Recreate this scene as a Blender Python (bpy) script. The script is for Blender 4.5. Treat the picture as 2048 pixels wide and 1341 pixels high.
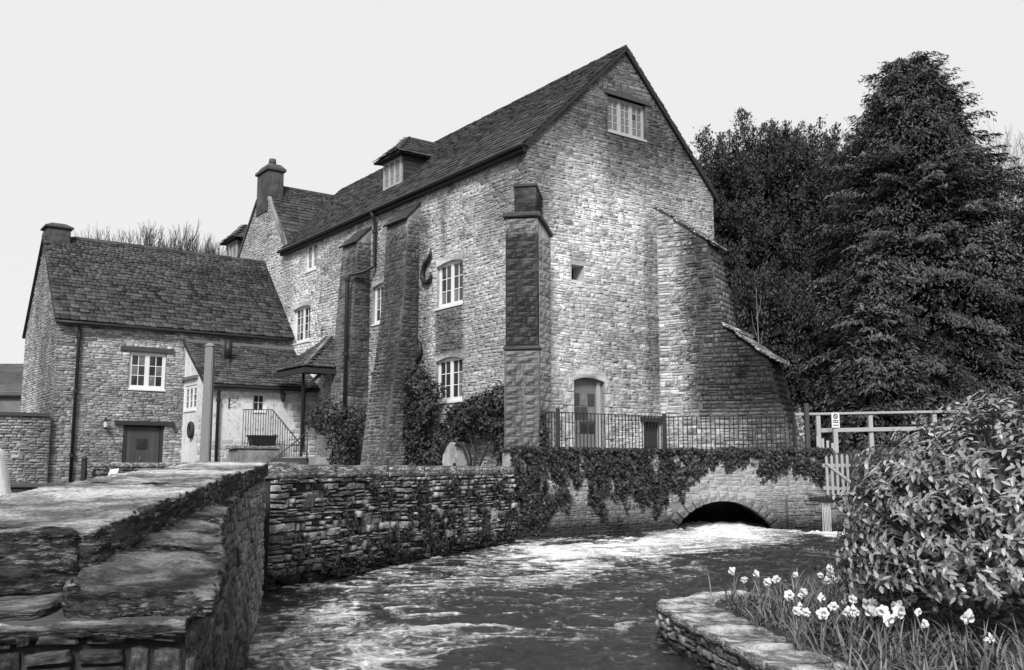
import bpy, bmesh, math, random
import numpy as np
from mathutils import Vector, Matrix, Euler, noise

for o in list(bpy.data.objects):
    bpy.data.objects.remove(o)
SC = bpy.context.scene
COL = SC.collection
R = math.radians
rnd = random.Random(11)
nr = np.random.default_rng(11)

# ---------------------------------------------------------------- camera
EYE = 1.7
cam_d = bpy.data.cameras.new('camera')
cam_d.sensor_width = 36
cam_d.lens = 36 * 1930 / 2048
cam_d.clip_start = 0.05
cam_d.clip_end = 2000
cam = bpy.data.objects.new('camera', cam_d)
COL.objects.link(cam)
cam.location = (0, 0, EYE)
cam.rotation_euler = (R(90 + 7.745), 0, 0)
SC.camera = cam
# ---------------------------------------------------------------- sky, sun, exposure
SUN_DIR = Vector((-0.14, -1.0, 0.85)).normalized()        # towards the veiled sun
w = bpy.data.worlds.new('World'); SC.world = w; w.use_nodes = True
nt = w.node_tree
bg = nt.nodes['Background']
sky = nt.nodes.new('ShaderNodeTexSky'); sky.sky_type = 'NISHITA'; sky.sun_disc = False
sky.sun_elevation = math.asin(SUN_DIR.z); sky.sun_rotation = math.atan2(SUN_DIR.x, SUN_DIR.y)
bw = nt.nodes.new('ShaderNodeRGBToBW'); nt.links.new(sky.outputs[0], bw.inputs[0])
mx = nt.nodes.new('ShaderNodeMix'); mx.data_type = 'RGBA'
mx.inputs['Factor'].default_value = 0.96                  # a closed, even cloud layer
nt.links.new(bw.outputs[0], mx.inputs[6]); mx.inputs[7].default_value = (5.75, 5.75, 5.75, 1)
nt.links.new(mx.outputs[2], bg.inputs[0])
bg.inputs[1].default_value = 0.10
sun_d = bpy.data.lights.new('sun', 'SUN'); sun_d.energy = 2.6; sun_d.angle = R(16); sun_d.color = (1, 1, 1)
sun = bpy.data.objects.new('sun', sun_d); COL.objects.link(sun)
sun.rotation_euler = SUN_DIR.to_track_quat('Z', 'Y').to_euler(); sun.location = (0, 0, 60)
SC.view_settings.view_transform = 'Standard'; SC.view_settings.look = 'None'
SC.view_settings.gamma = 1; SC.view_settings.exposure = 0.60

# ---------------------------------------------------------------- mill frame: x along the gable, y along the long wall
TH = math.atan2(.593, .805)
O = Vector((0.40, 24.0, 0))
EX = Vector((math.cos(TH), math.sin(TH), 0)); EY = Vector((-math.sin(TH), math.cos(TH), 0))
def wor(x, y, z): return O + EX * x + EY * y + Vector((0, 0, z))
def mloc(p): d = Vector((p[0], p[1], 0)) - O; return d.dot(EX), d.dot(EY)

# ---------------------------------------------------------------- mesh helpers
OFF = {}
def link(o, parent=None):
    COL.objects.link(o)
    if parent is not None: o.parent = parent
    return o
def thing(name, label, cat, base, rot=0., group=None, mill=False):
    o = bpy.data.objects.new(name, None); COL.objects.link(o)
    o.empty_display_size = .2
    if mill:
        o.location = wor(*base); o.rotation_euler = (0, 0, TH)
    else:
        o.location = base; o.rotation_euler = (0, 0, rot)
    OFF[o.name] = Vector(base)
    o['label'] = label; o['category'] = cat
    if group: o['group'] = group
    return o
def off(parent):
    p = parent
    while p is not None and p.parent is not None: p = p.parent
    return OFF.get(p.name, Vector((0, 0, 0))) if p is not None else Vector((0, 0, 0))

class MB:
    def __init__(s): s.v = []; s.f = []
    def add(s, vs, fs):
        n = len(s.v); s.v += [Vector(p) for p in vs]; s.f += [[i + n for i in f] for f in fs]; return s
    def hexa(s, c):
        return s.add(c, [(0,3,2,1),(4,5,6,7),(0,1,5,4),(1,2,6,5),(2,3,7,6),(3,0,4,7)])
    def box(s, x0, y0, z0, x1, y1, z1):
        return s.hexa([(x0,y0,z0),(x1,y0,z0),(x1,y1,z0),(x0,y1,z0),(x0,y0,z1),(x1,y0,z1),(x1,y1,z1),(x0,y1,z1)])
    def mbox(s, M, sx, sy, sz):
        c = [(-.5,-.5,-.5),(.5,-.5,-.5),(.5,.5,-.5),(-.5,.5,-.5),(-.5,-.5,.5),(.5,-.5,.5),(.5,.5,.5),(-.5,.5,.5)]
        return s.hexa([M @ Vector((a*sx, b*sy, d*sz)) for a, b, d in c])
    def bar(s, a, b, wd, ht=None, up=(0,0,1)):
        a = Vector(a); b = Vector(b); ht = ht or wd
        d = (b - a); L = d.length; d.normalize(); up = Vector(up)
        if abs(d.dot(up)) > .99: up = Vector((0,1,0))
        x = d.cross(up).normalized(); z = x.cross(d)
        M = Matrix((( x.x, d.x, z.x, (a.x+b.x)/2),( x.y, d.y, z.y, (a.y+b.y)/2),( x.z, d.z, z.z, (a.z+b.z)/2),(0,0,0,1)))
        return s.mbox(M, wd, L, ht)
    def tube(s, pts, r, n=8, caps=True):
        pts = [Vector(p) for p in pts]; rs = r if isinstance(r, (list, tuple)) else [r] * len(pts)
        rings = []; prev = None
        for i, p in enumerate(pts):
            d = (pts[min(i+1, len(pts)-1)] - pts[max(i-1, 0)]).normalized()
            if prev is None:
                ref = Vector((0,0,1)) if abs(d.z) < .9 else Vector((1,0,0))
                x = d.cross(ref).normalized()
            else:
                x = (prev - d * prev.dot(d)).normalized()
            prev = x; y = d.cross(x)
            rings.append([p + (x*math.cos(2*math.pi*k/n) + y*math.sin(2*math.pi*k/n)) * rs[i] for k in range(n)])
        vs = [q for rg in rings for q in rg]; fs = []
        for i in range(len(pts)-1):
            for k in range(n):
                k2 = (k+1) % n
                fs.append((i*n+k, i*n+k2, (i+1)*n+k2, (i+1)*n+k))
        if caps: fs.append(tuple(range(n))[::-1]); fs.append(tuple((len(pts)-1)*n+k for k in range(n)))
        return s.add(vs, fs)
    def prism(s, poly, vec):
        n = len(poly); vec = Vector(vec); a = [Vector(p) for p in poly]
        return s.add(a + [p + vec for p in a], [tuple(range(n))[::-1], tuple(range(n, 2*n))] + [(i, (i+1) % n, n+(i+1) % n, n+i) for i in range(n)])
    def sphere(s, c, r, nu=10, nv=6, sc=(1,1,1)):
        vs = []; fs = []
        for j in range(nv+1):
            t = math.pi*j/nv
            for i in range(nu):
                a = 2*math.pi*i/nu
                vs.append((c[0]+r*sc[0]*math.sin(t)*math.cos(a), c[1]+r*sc[1]*math.sin(t)*math.sin(a), c[2]+r*sc[2]*math.cos(t)))
        for j in range(nv):
            for i in range(nu):
                fs.append((j*nu+i, (j+1)*nu+i, (j+1)*nu+(i+1) % nu, j*nu+(i+1) % nu))
        return s.add(vs, fs)
    def build(s, name, mat, parent=None, smooth=False, bevel=0., fix=True):
        o = off(parent)
        me = bpy.data.meshes.new(name)
        me.from_pydata([tuple(p - o) for p in s.v], [], s.f)
        if fix or bevel:
            b = bmesh.new(); b.from_mesh(me)
            if bevel:
                bmesh.ops.remove_doubles(b, verts=b.verts, dist=1e-5)
                bmesh.ops.bevel(b, geom=[e for e in b.edges if len(e.link_faces) == 2 and e.calc_face_angle(0) > .5], offset=bevel, segments=2, affect='EDGES', clamp_overlap=True)
            bmesh.ops.recalc_face_normals(b, faces=b.faces)
            b.to_mesh(me); b.free()
        if smooth: me.polygons.foreach_set('use_smooth', [True]*len(me.polygons))
        me.materials.append(mat)
        ob = bpy.data.objects.new(name, me)
        return link(ob, parent)

def np_mesh(name, V, F, mat, parent=None, smooth=False, attrs=None, kind=None):
    """V (n,3) array, F (m,k) array of equal-sized faces"""
    o = off(parent)
    V = np.asarray(V, dtype=np.float32) - np.array(o, dtype=np.float32)
    me = bpy.data.meshes.new(name); m, k = F.shape
    me.vertices.add(len(V)); me.vertices.foreach_set('co', V.ravel())
    me.loops.add(m*k); me.loops.foreach_set('vertex_index', F.astype(np.int32).ravel())
    me.polygons.add(m); me.polygons.foreach_set('loop_start', np.arange(0, m*k, k, dtype=np.int32))
    me.polygons.foreach_set('loop_total', np.full(m, k, dtype=np.int32))
    if smooth: me.polygons.foreach_set('use_smooth', np.ones(m, dtype=bool))
    me.update(calc_edges=True)
    for an, av in (attrs or {}).items():
        a = me.attributes.new(an, 'FLOAT', 'POINT'); a.data.foreach_set('value', np.asarray(av, dtype=np.float32))
    me.materials.append(mat)
    ob = bpy.data.objects.new(name, me); ob.color = (0, 0, 0, 1)
    if kind: ob['kind'] = kind
    return link(ob, parent)

# ---------------------------------------------------------------- materials
class NG:
    def __init__(s, name):
        s.m = bpy.data.materials.new(name); s.m.use_nodes = True
        s.t = s.m.node_tree; s.p = s.t.nodes['Principled BSDF']
    def n(s, ty, **kw):
        nd = s.t.nodes.new('ShaderNode' + ty)
        for k, v in kw.items(): setattr(nd, k, v)
        return nd
    def put(s, inp, v):
        if isinstance(v, bpy.types.NodeSocket): s.t.links.new(v, inp)
        else:
            try: inp.default_value = v
            except Exception: inp.default_value = (v, v, v, 1)
    def math(s, op, a, b=0., c=0., clamp=False):
        nd = s.n('Math', operation=op, use_clamp=clamp)
        s.put(nd.inputs[0], a); s.put(nd.inputs[1], b)
        if len(nd.inputs) > 2: s.put(nd.inputs[2], c)
        return nd.outputs[0]
    def ramp(s, v, a, b, lo=0., hi=1., smooth=True):
        nd = s.n('MapRange', interpolation_type='SMOOTHSTEP' if smooth else 'LINEAR')
        s.put(nd.inputs[0], v); nd.inputs[1].default_value = a; nd.inputs[2].default_value = b
        nd.inputs[3].default_value = lo; nd.inputs[4].default_value = hi
        return nd.outputs[0]
    def noise(s, vec, scale, detail=4, rough=.6, dist=0., ty=None):
        nd = s.n('TexNoise')
        if ty: nd.noise_type = ty; s.t.links.new(vec, nd.inputs['Vector'])
        nd.inputs['Scale'].default_value = scale; nd.inputs['Detail'].default_value = detail
        nd.inputs['Roughness'].default_value = rough; nd.inputs['Distortion'].default_value = dist
        return nd.outputs[0]
    def mulv(s, vec, xyz):
        nd = s.n('VectorMath', operation='MULTIPLY'); s.t.links.new(vec, nd.inputs[0]); nd.inputs[1].default_value = xyz
        return nd.outputs[0]
    def pos(s): return s.n('NewGeometry').outputs['Position']
    def millpos(s):
        sub = s.n('VectorMath', operation='SUBTRACT'); s.t.links.new(s.pos(), sub.inputs[0]); sub.inputs[1].default_value = tuple(O)
        rot = s.n('VectorRotate', rotation_type='Z_AXIS'); s.t.links.new(sub.outputs[0], rot.inputs[0]); rot.inputs['Angle'].default_value = -TH
        return rot.outputs[0]
    def mixf(s, f, a, b):
        nd = s.n('Mix', data_type='FLOAT'); s.put(nd.inputs[0], f); s.put(nd.inputs[2], a); s.put(nd.inputs[3], b); return nd.outputs[0]
    def color(s, v):
        c = s.n('CombineColor')
        for i in range(3): s.put(c.inputs[i], v)
        s.t.links.new(c.outputs[0], s.p.inputs['Base Color'])
    def bump(s, h, strength=.5, dist=.02):
        b = s.n('Bump'); b.inputs['Strength'].default_value = strength; b.inputs['Distance'].default_value = dist
        s.t.links.new(h, b.inputs['Height']); s.t.links.new(b.outputs[0], s.p.inputs['Normal'])
    def tone(s):
        oi = s.n('ObjectInfo'); sep = s.n('SeparateColor'); s.t.links.new(oi.outputs['Color'], sep.inputs[0])
        at = s.n('Attribute', attribute_name='tone')
        return s.math('ADD', sep.outputs[0], at.outputs['Fac'])
    def xyz(s, vec):
        nd = s.n('SeparateXYZ'); s.t.links.new(vec, nd.inputs[0]); return nd.outputs

def simple(name, base, rough=.7, nscale=8., var=.3, bump=.3, bdist=.01, spec=.3, metal=0.):
    g = NG(name); p = g.pos()
    n1 = g.noise(p, nscale, 5, .6); n2 = g.noise(p, nscale*6, 3, .6)
    v = g.math('MULTIPLY_ADD', n1, 2*var, 1-var)
    v = g.math('MULTIPLY', v, g.math('MULTIPLY_ADD', n2, var, 1-var/2))
    g.color(g.math('MULTIPLY', v, base))
    g.p.inputs['Roughness'].default_value = rough; g.p.inputs['Specular IOR Level'].default_value = spec
    g.p.inputs['Metallic'].default_value = metal
    if bump: g.bump(n2, bump, bdist)
    return g.m

def stone_mat(name, base, var=.5, toned=True, stains_darks=None, rough=.9, sp_lo=.33, mottle=.45, bump=.8, bdist=.03, mill=False, lichen=0., wash=0.):
    """rubble stone: own tone per stone, mottling, pits and patches of stain, growth and other darker tone (stains)"""
    g = NG(name); p = g.millpos() if mill else g.pos()
    big = g.noise(p, .55, 4, .6); mid = g.noise(p, 4.5, 5, .65); fine = g.noise(p, 26., 4, .7)
    v = g.math('MULTIPLY_ADD', mid, mottle*2, 1-mottle)
    v = g.math('MULTIPLY', v, g.math('MULTIPLY_ADD', fine, .5, .75))
    if toned: v = g.math('MULTIPLY', v, g.math('MULTIPLY_ADD', g.tone(), var*2, 1-var))
    v = g.math('MULTIPLY', v, g.ramp(fine, .30, .46, .4, 1.))
    v = g.math('MULTIPLY', v, g.math('MULTIPLY_ADD', g.noise(p, 90., 3, .7), .6, .7))
    v = g.math('MULTIPLY', v, g.ramp(big, .36, .6, 1-mottle*.8, 1.05))
    if wash:
        wm = g.math('MULTIPLY', g.ramp(g.noise(p, .8, 6, .7, .6), .46, .6), wash)
        v = g.mixf(wm, v, g.math('MULTIPLY_ADD', fine, .8, .54))
    if mill:
        stk = g.noise(g.mulv(p, (2.6, 2.6, .22)), 1., 5, .65)
        v = g.math('MULTIPLY', v, g.ramp(stk, .38, .58, .52, 1.06))
    if lichen:
        li = g.ramp(g.noise(p, 7., 3, .5), .66, .72)
        v = g.math('MULTIPLY_ADD', li, lichen, v)
    if stains_darks:
        X, Y, Z = g.xyz(p)[0], g.xyz(p)[1], g.xyz(p)[2]
        rag = g.math('SUBTRACT', g.noise(p, 2.2, 4, .7), .5)
        for st in stains_darks:
            m = None
            for sock, key in ((X, 'x'), (Y, 'y'), (Z, 'z')):
                if key not in st: continue
                a, b, sf = st[key]
                q = g.math('ADD', sock, g.math('MULTIPLY', rag, st.get('rag', .6)))
                k = g.math('MULTIPLY', g.ramp(q, a-sf, a+sf), g.ramp(q, b-sf, b+sf, 1., 0.))
                m = k if m is None else g.math('MULTIPLY', m, k)
            pat = g.ramp(g.noise(p, st.get('scale', 5.), 4, .7), st.get('lo', .25), st.get('hi', .6), st.get('min', .6), 1.)
            m = g.math('MULTIPLY', m, pat)
            v = g.math('MULTIPLY', v, g.math('SUBTRACT', 1., g.math('MULTIPLY', m, st['amt'])))
    g.color(g.math('MULTIPLY', v, base, clamp=True))
    g.p.inputs['Roughness'].default_value = rough; g.p.inputs['Specular IOR Level'].default_value = .15
    h = g.math('ADD', g.math('MULTIPLY', mid, .6), g.math('MULTIPLY', fine, .4))
    g.bump(h, bump, bdist)
    return g.m

WST = [dict(y=(2.95,4.4,.12), z=(4.75,6.15,.15), x=(-.5,.5,.2), amt=.72, rag=.25),
       dict(y=(3.85,4.15,.1), z=(7.7,9.3,.3), x=(-.5,.5,.2), amt=.5, rag=.15),
       dict(y=(4.7,5.6,.25), z=(1,9.2,.3), x=(-.5,.5,.2), amt=.55, rag=.5),
       dict(y=(6.6,12.2,.7), z=(1,9.6,.3), x=(-.5,.5,.2), amt=.42, rag=.9),
       dict(y=(14.5,21,.5), z=(7,14,.5), x=(-.5,.5,.2), amt=.42, rag=.6),
       dict(y=(2.2,9,.5), z=(1,3.2,.6), x=(-.5,.5,.2), amt=.5, rag=.9),
       dict(y=(-.5,.5,.2), z=(10.2,14,.9), amt=.8, rag=1.6, min=.8), dict(y=(-.5,.5,.2), z=(8.2,14,1.4), amt=.25, rag=1.2, min=.6),
       dict(y=(-.5,.5,.2), x=(2.6,4.9,.5), z=(9.2,11,.5), amt=.5, rag=.9),
       dict(y=(-.5,2.,.3), x=(-.6,1.2,.5), z=(7.6,10.5,.7), amt=.4, rag=1.2),
       dict(y=(-.5,.5,.2), x=(1.35,1.95,.1), z=(6.95,7.4,.15), amt=.4, rag=.2),
       dict(y=(-.5,.5,.2), x=(4.1,4.65,.15), z=(2,9,.5), amt=.4, rag=.35)]
M_mill = stone_mat('mill_stone', .73, .40, stains_darks=WST, mill=True, wash=.55)
M_millmort = stone_mat('mill_mortar', .66, .2, toned=False, wash=.55, stains_darks=WST, mill=True, mottle=.4)
M_cot = stone_mat('cottage_stone', .55, .42, mill=True, stains_darks=[dict(x=(-7.9,-6.2,.6), y=(14,15,.1), z=(0,7,.3), amt=.25), dict(x=(-9,-8,.05), amt=.35, min=.85, rag=.1), dict(x=(-8,0,.3), z=(5.9,7,.4), amt=.35)])  # darker left end, whole left gable face and band below the eaves
M_cotmort = stone_mat('cottage_mortar', .30, .2, toned=False, mill=True)
M_lime = stone_mat('limewash', .72, .2, toned=False, mottle=.22, bump=.4, bdist=.01)
M_butd = stone_mat('buttress_render_dark', .38, .35, mill=True, mottle=.75, bump=1., stains_darks=[dict(z=(3.6,8.75,.7), amt=.68, min=.6, rag=1.2), dict(z=(1,3.8,.6), amt=.3, min=.3, rag=.9)], lichen=.35)
M_b3 = stone_mat('corner_buttress_stone', .27, .2, toned=False, mill=True, mottle=.8, stains_darks=[dict(z=(4.5,7.32,.12), amt=.8, min=.7, rag=.35), dict(z=(7.7,9,.1), amt=.7, rag=.1), dict(z=(1,4.45,.6), amt=.25)], lichen=.2)
M_b3s = stone_mat('corner_buttress_block', .34, .3, mill=True, mottle=.8, stains_darks=[dict(z=(4.5,7.32,.12), amt=.78, min=.65, rag=.4), dict(z=(1,4.45,.6), amt=.3)], lichen=.2)
M_b3side = stone_mat('corner_buttress_side', .44, .3, mill=True, mottle=.6)
M_b4 = stone_mat('raking_buttress_stone', .52, .4, mill=True, stains_darks=[dict(y=(-3.7,-.7,.3), z=(3.0,10,.5), amt=.88, rag=1.9, min=.6, scale=3.), dict(y=(-4,-2.1,.4), z=(0,5.5,.5), amt=.62, rag=1.2, min=.5)])
M_b4m = stone_mat('raking_buttress_mortar', .42, .3, toned=False, mill=True, stains_darks=[dict(y=(-3.7,-.7,.3), z=(3.0,10,.5), amt=.88, rag=1.9, min=.6, scale=3.), dict(y=(-4,-2.1,.4), z=(0,5.5,.5), amt=.62, rag=1.2, min=.5)])
M_dress = stone_mat('dressed_stone', .66, .2, toned=False, mottle=.3, bump=.4, bdist=.01)
M_slate = stone_mat('stone_slate', .075, .45, mottle=.5, rough=.85, lichen=.25)
M_slatebk = simple('roof_underlay', .03, .9)
M_moss_slate = stone_mat('mossy_slate', .10, .6, mottle=.7, rough=.85, lichen=1.6)
M_river = stone_mat('river_wall_stone', .36, .85, mottle=.75, bump=1., stains_darks=[dict(z=(-1,.32,.15), amt=.88, min=.95, rag=.3)])
M_rivmort = simple('river_wall_joint', .035, .95, 6., .5)
M_terr = stone_mat('terrace_wall_stone', .50, .28, mottle=.75, wash=.6, stains_darks=[dict(z=(-1,.45,.2), amt=.88, min=.95, rag=.4), dict(z=(.3,.9,.2), amt=.45, rag=.6)])
M_terrm = stone_mat('terrace_wall_render', .46, .3, toned=False, mottle=.7, wash=.6, stains_darks=[dict(z=(-1,.45,.2), amt=.88, min=.95, rag=.4), dict(z=(.3,.9,.2), amt=.45, rag=.6)])
M_abut = stone_mat('abutment_stone', .19, .6, mottle=.95, bump=1., bdist=.04)
M_abutm = stone_mat('abutment_mortar', .12, .3, toned=False, mottle=.6)
M_low = stone_mat('yard_wall_stone', .16, .6, mottle=.5)
M_bed = stone_mat('bed_wall_stone', .30, .6, mottle=.6, bump=1., stains_darks=[dict(z=(-1,.12,.08), amt=.8, min=.95, rag=.1)])
M_white = simple('white_paint', .78, .5, 3., .06, .1, .002)
M_offwhite = simple('weathered_white_wood', .4, .7, 6., .2, .2, .004)
M_iron = simple('black_iron', .018, .5, 20., .3, .2, .003, .4)
M_wood = simple('dark_wood', .035, .75, 9., .4, .4, .006)
M_oak = simple('grey_oak', .07, .8, 9., .4, .4, .006)
M_post = simple('pale_post_wood', .21, .8, 14., .25, .3, .005)
M_gatewood = simple('pale_gate_wood', .36, .8, 14., .25, .3, .005)
M_lead = simple('lead_grey', .16, .6, 6., .2)
M_bark = simple('bark', .06, .9, 5., .4, .6, .02)
M_palebark = simple('pale_bark', .22, .9, 5., .3, .3, .02)
M_soil = simple('garden_soil', .03, .95, 5., .5, .8, .03)
M_glow = simple('lamp_glass', .6, .25, 5., .05, 0)
def glass_mat(name, base):
    g = NG(name); p = g.pos()
    n = g.noise(p, .9, 2, .5)
    g.color(g.math('MULTIPLY', n, base*2)); g.p.inputs['Roughness'].default_value = .06
    g.p.inputs['Specular IOR Level'].default_value = .5
    g.bump(g.noise(p, 3., 2, .5), .05, .01)
    return g.m
M_glass = glass_mat('window_glass', .035)
M_glass2 = glass_mat('window_glass_curtain', .16)

# coping: pale weathered top, layered bed, dark growth on the sides
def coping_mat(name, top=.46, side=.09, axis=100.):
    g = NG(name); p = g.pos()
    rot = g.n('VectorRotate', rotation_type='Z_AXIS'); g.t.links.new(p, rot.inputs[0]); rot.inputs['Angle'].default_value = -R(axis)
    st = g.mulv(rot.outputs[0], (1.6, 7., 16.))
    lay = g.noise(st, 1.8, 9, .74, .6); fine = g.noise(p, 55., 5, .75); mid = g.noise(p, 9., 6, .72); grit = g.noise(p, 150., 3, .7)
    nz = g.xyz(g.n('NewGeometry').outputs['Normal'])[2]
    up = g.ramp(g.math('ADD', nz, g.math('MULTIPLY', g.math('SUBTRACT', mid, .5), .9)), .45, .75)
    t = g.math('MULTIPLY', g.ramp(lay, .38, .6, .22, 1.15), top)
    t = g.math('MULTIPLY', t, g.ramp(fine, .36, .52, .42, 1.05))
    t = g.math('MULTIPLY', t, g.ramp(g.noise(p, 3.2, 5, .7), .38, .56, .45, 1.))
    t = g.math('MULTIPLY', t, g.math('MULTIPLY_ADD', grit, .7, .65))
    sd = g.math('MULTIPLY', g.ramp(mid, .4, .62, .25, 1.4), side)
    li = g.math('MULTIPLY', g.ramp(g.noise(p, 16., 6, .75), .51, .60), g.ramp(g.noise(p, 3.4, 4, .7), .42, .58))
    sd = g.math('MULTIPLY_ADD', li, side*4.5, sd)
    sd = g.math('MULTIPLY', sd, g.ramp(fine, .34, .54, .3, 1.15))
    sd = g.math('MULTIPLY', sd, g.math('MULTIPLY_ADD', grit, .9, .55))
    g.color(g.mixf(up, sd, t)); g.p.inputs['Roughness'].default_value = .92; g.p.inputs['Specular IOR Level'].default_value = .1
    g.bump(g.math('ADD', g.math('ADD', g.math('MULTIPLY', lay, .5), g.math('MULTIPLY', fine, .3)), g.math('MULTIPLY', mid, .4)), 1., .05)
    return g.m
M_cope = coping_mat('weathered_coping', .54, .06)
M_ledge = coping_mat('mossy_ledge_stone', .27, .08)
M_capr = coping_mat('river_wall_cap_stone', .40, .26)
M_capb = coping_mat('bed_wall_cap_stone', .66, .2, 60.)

def leaf_mat(name, base, rough=.5, spec=.4, var=.5, trans=.0):
    g = NG(name); oi = g.n('ObjectInfo')
    at = g.n('Attribute', attribute_name='tone')
    sep = g.n('SeparateColor'); g.t.links.new(oi.outputs['Color'], sep.inputs[0])
    t = g.math('ADD', sep.outputs[0], at.outputs['Fac'])
    g.color(g.math('MULTIPLY', g.math('MULTIPLY_ADD', t, 2*var, 1-var), base))
    g.p.inputs['Roughness'].default_value = rough; g.p.inputs['Specular IOR Level'].default_value = spec
    if trans: 
        g.p.inputs['Transmission Weight'].default_value = 0
    return g.m
M_laurel = leaf_mat('laurel_leaf', .25, .32, .8, .6)
M_ivy = leaf_mat('ivy_leaf', .036, .5, .35, .7)
M_yew = leaf_mat('yew_needle', .056, .7, .15, .6)
M_cyp = leaf_mat('cypress_spray', .08, .7, .15, .75)
M_climb = leaf_mat('climber_leaf', .045, .55, .3, .7)
M_blade = leaf_mat('daffodil_blade', .13, .5, .35, .6)
M_cover = leaf_mat('ground_cover_leaf', .07, .6, .3, .8)
M_pale = leaf_mat('pale_shrub_leaf', .35, .6, .3, .5)
M_petal = simple('white_petal', .8, .6, 30., .05, 0)
M_trump = simple('pale_trumpet', .62, .6, 30., .1, 0)

# ---------------------------------------------------------------- stones and slates laid one by one
def stone_variants(k=14, inset=.72, seed=3):
    out = []; q = random.Random(seed)
    ring = [(-.5,-.5),(0,-.5),(.5,-.5),(.5,0),(.5,.5),(0,.5),(-.5,.5),(-.5,0)]
    for i in range(k):
        vs = []; fs = []
        r0 = []
        for (a, b) in ring:
            ka = q.uniform(.90, 1.); kb = q.uniform(.86, 1.)
            if a and b: ka *= q.uniform(.93, 1.); kb *= q.uniform(.9, 1.)
            r0.append((a*ka, b*kb))
        vs += [(a, 0.15, b) for a, b in r0]
        vs += [(a*.97, -q.uniform(.5, .75), b*.95) for a, b in r0]
        vs += [(a*inset*q.uniform(.9,1.15), -q.uniform(.85, 1.08), b*inset*q.uniform(.85,1.15)) for a, b in r0]
        vs += [(q.uniform(-.1,.1), -q.uniform(.9,1.1), q.uniform(-.1,.1))]
        for j in range(8):
            k2 = (j+1) % 8
            fs += [(j, k2, 8+k2, 8+j), (8+j, 8+k2, 16+k2, 16+j), (16+j, 16+k2, 24)]
        out.append((vs, fs))
    return out
def slate_variants(k=10, seed=5):
    out = []; q = random.Random(seed)
    for i in range(k):
        a = [(-.49+q.uniform(0,.03), q.uniform(-.05,.06), 0), (.49-q.uniform(0,.03), q.uniform(-.05,.06), 0), (.49,1,0), (-.49,1,0)]
        mid = (q.uniform(-.15,.15), q.uniform(-.06,.03), 0)
        lo = [a[0], mid, a[1], a[2], a[3]]
        vs = lo + [(x*.985, y+.015, 1.) for x, y, z in lo]
        fs = [(4,3,2,1,0), (5,6,7,8,9)] + [(j, (j+1) % 5, 5+(j+1) % 5, 5+j) for j in range(5)]
        out.append((vs, fs))
    return out
def tri_of(fs):
    t = []
    for f in fs:
        for j in range(1, len(f)-1): t.append((f[0], f[j], f[j+1]))
    return np.array(t)
class Pieces:
    """lays pieces as objects of their own (the 300 that show largest) and joins the rest into one part"""
    def __init__(s, root, mat, variants, name, joined, quota=300):
        s.root, s.mat, s.name, s.joined, s.quota = root, mat, name, joined, quota
        s.var = variants; s.items = []
    def add(s, M, tone, nrm, parent=None): s.items.append((M, tone, nrm, parent))
    def finish(s):
        rm = s.root.matrix_basis; campos = Vector((0, 0, EYE)); ofs = off(s.root); scored = []
        for it in s.items:
            M = it[0]; p = rm @ (M.translation - ofs); d = campos - p
            n = (rm.to_3x3() @ it[2]); f = max(n.dot(d.normalized()), 0.01)
            c = [M.col[j].to_3d().length for j in range(3)]
            a = c[0] * max(c[1], c[2])
            vis = 1. if abs(p.x) < p.y*.54 and p.y > 1 else .01
            scored.append((a*f*vis/d.length_squared, it))
        scored.sort(key=lambda t: -t[0])
        mes = []
        for vs, fs in s.var:
            me = bpy.data.meshes.new(s.name); me.from_pydata(vs, [], fs); me.materials.append(s.mat); mes.append(me)
        for sc, (M, tone, nrm, par) in scored[:s.quota]:
            ob = bpy.data.objects.new(s.name, rnd.choice(mes)); link(ob, s.root)
            M2 = Matrix.Translation(-ofs) @ M
            ob.matrix_local = M2; ob.color = (tone, tone, tone, 1)
        rest = scored[s.quota:]
        if rest:
            vs_all = []; fs_all = []; tn = []; n0 = 0
            arr = [(np.array(v, dtype=np.float64), tri_of(f)) for v, f in s.var]
            for sc, (M, tone, nrm, par) in rest:
                v, t = arr[rnd.randrange(len(arr))]; A = np.array(M)
                vs_all.append(v @ A[:3,:3].T + A[:3,3]); fs_all.append(t + n0); tn.append(np.full(len(v), tone)); n0 += len(v)
            np_mesh(s.joined, np.concatenate(vs_all), np.concatenate(fs_all), s.mat, s.root, attrs={'tone': np.concatenate(tn)}, kind='stuff')
SV = stone_variants(); SVF = stone_variants(14, .9, 21); SV2 = stone_variants(14, .8, 9); LV = slate_variants()

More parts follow.
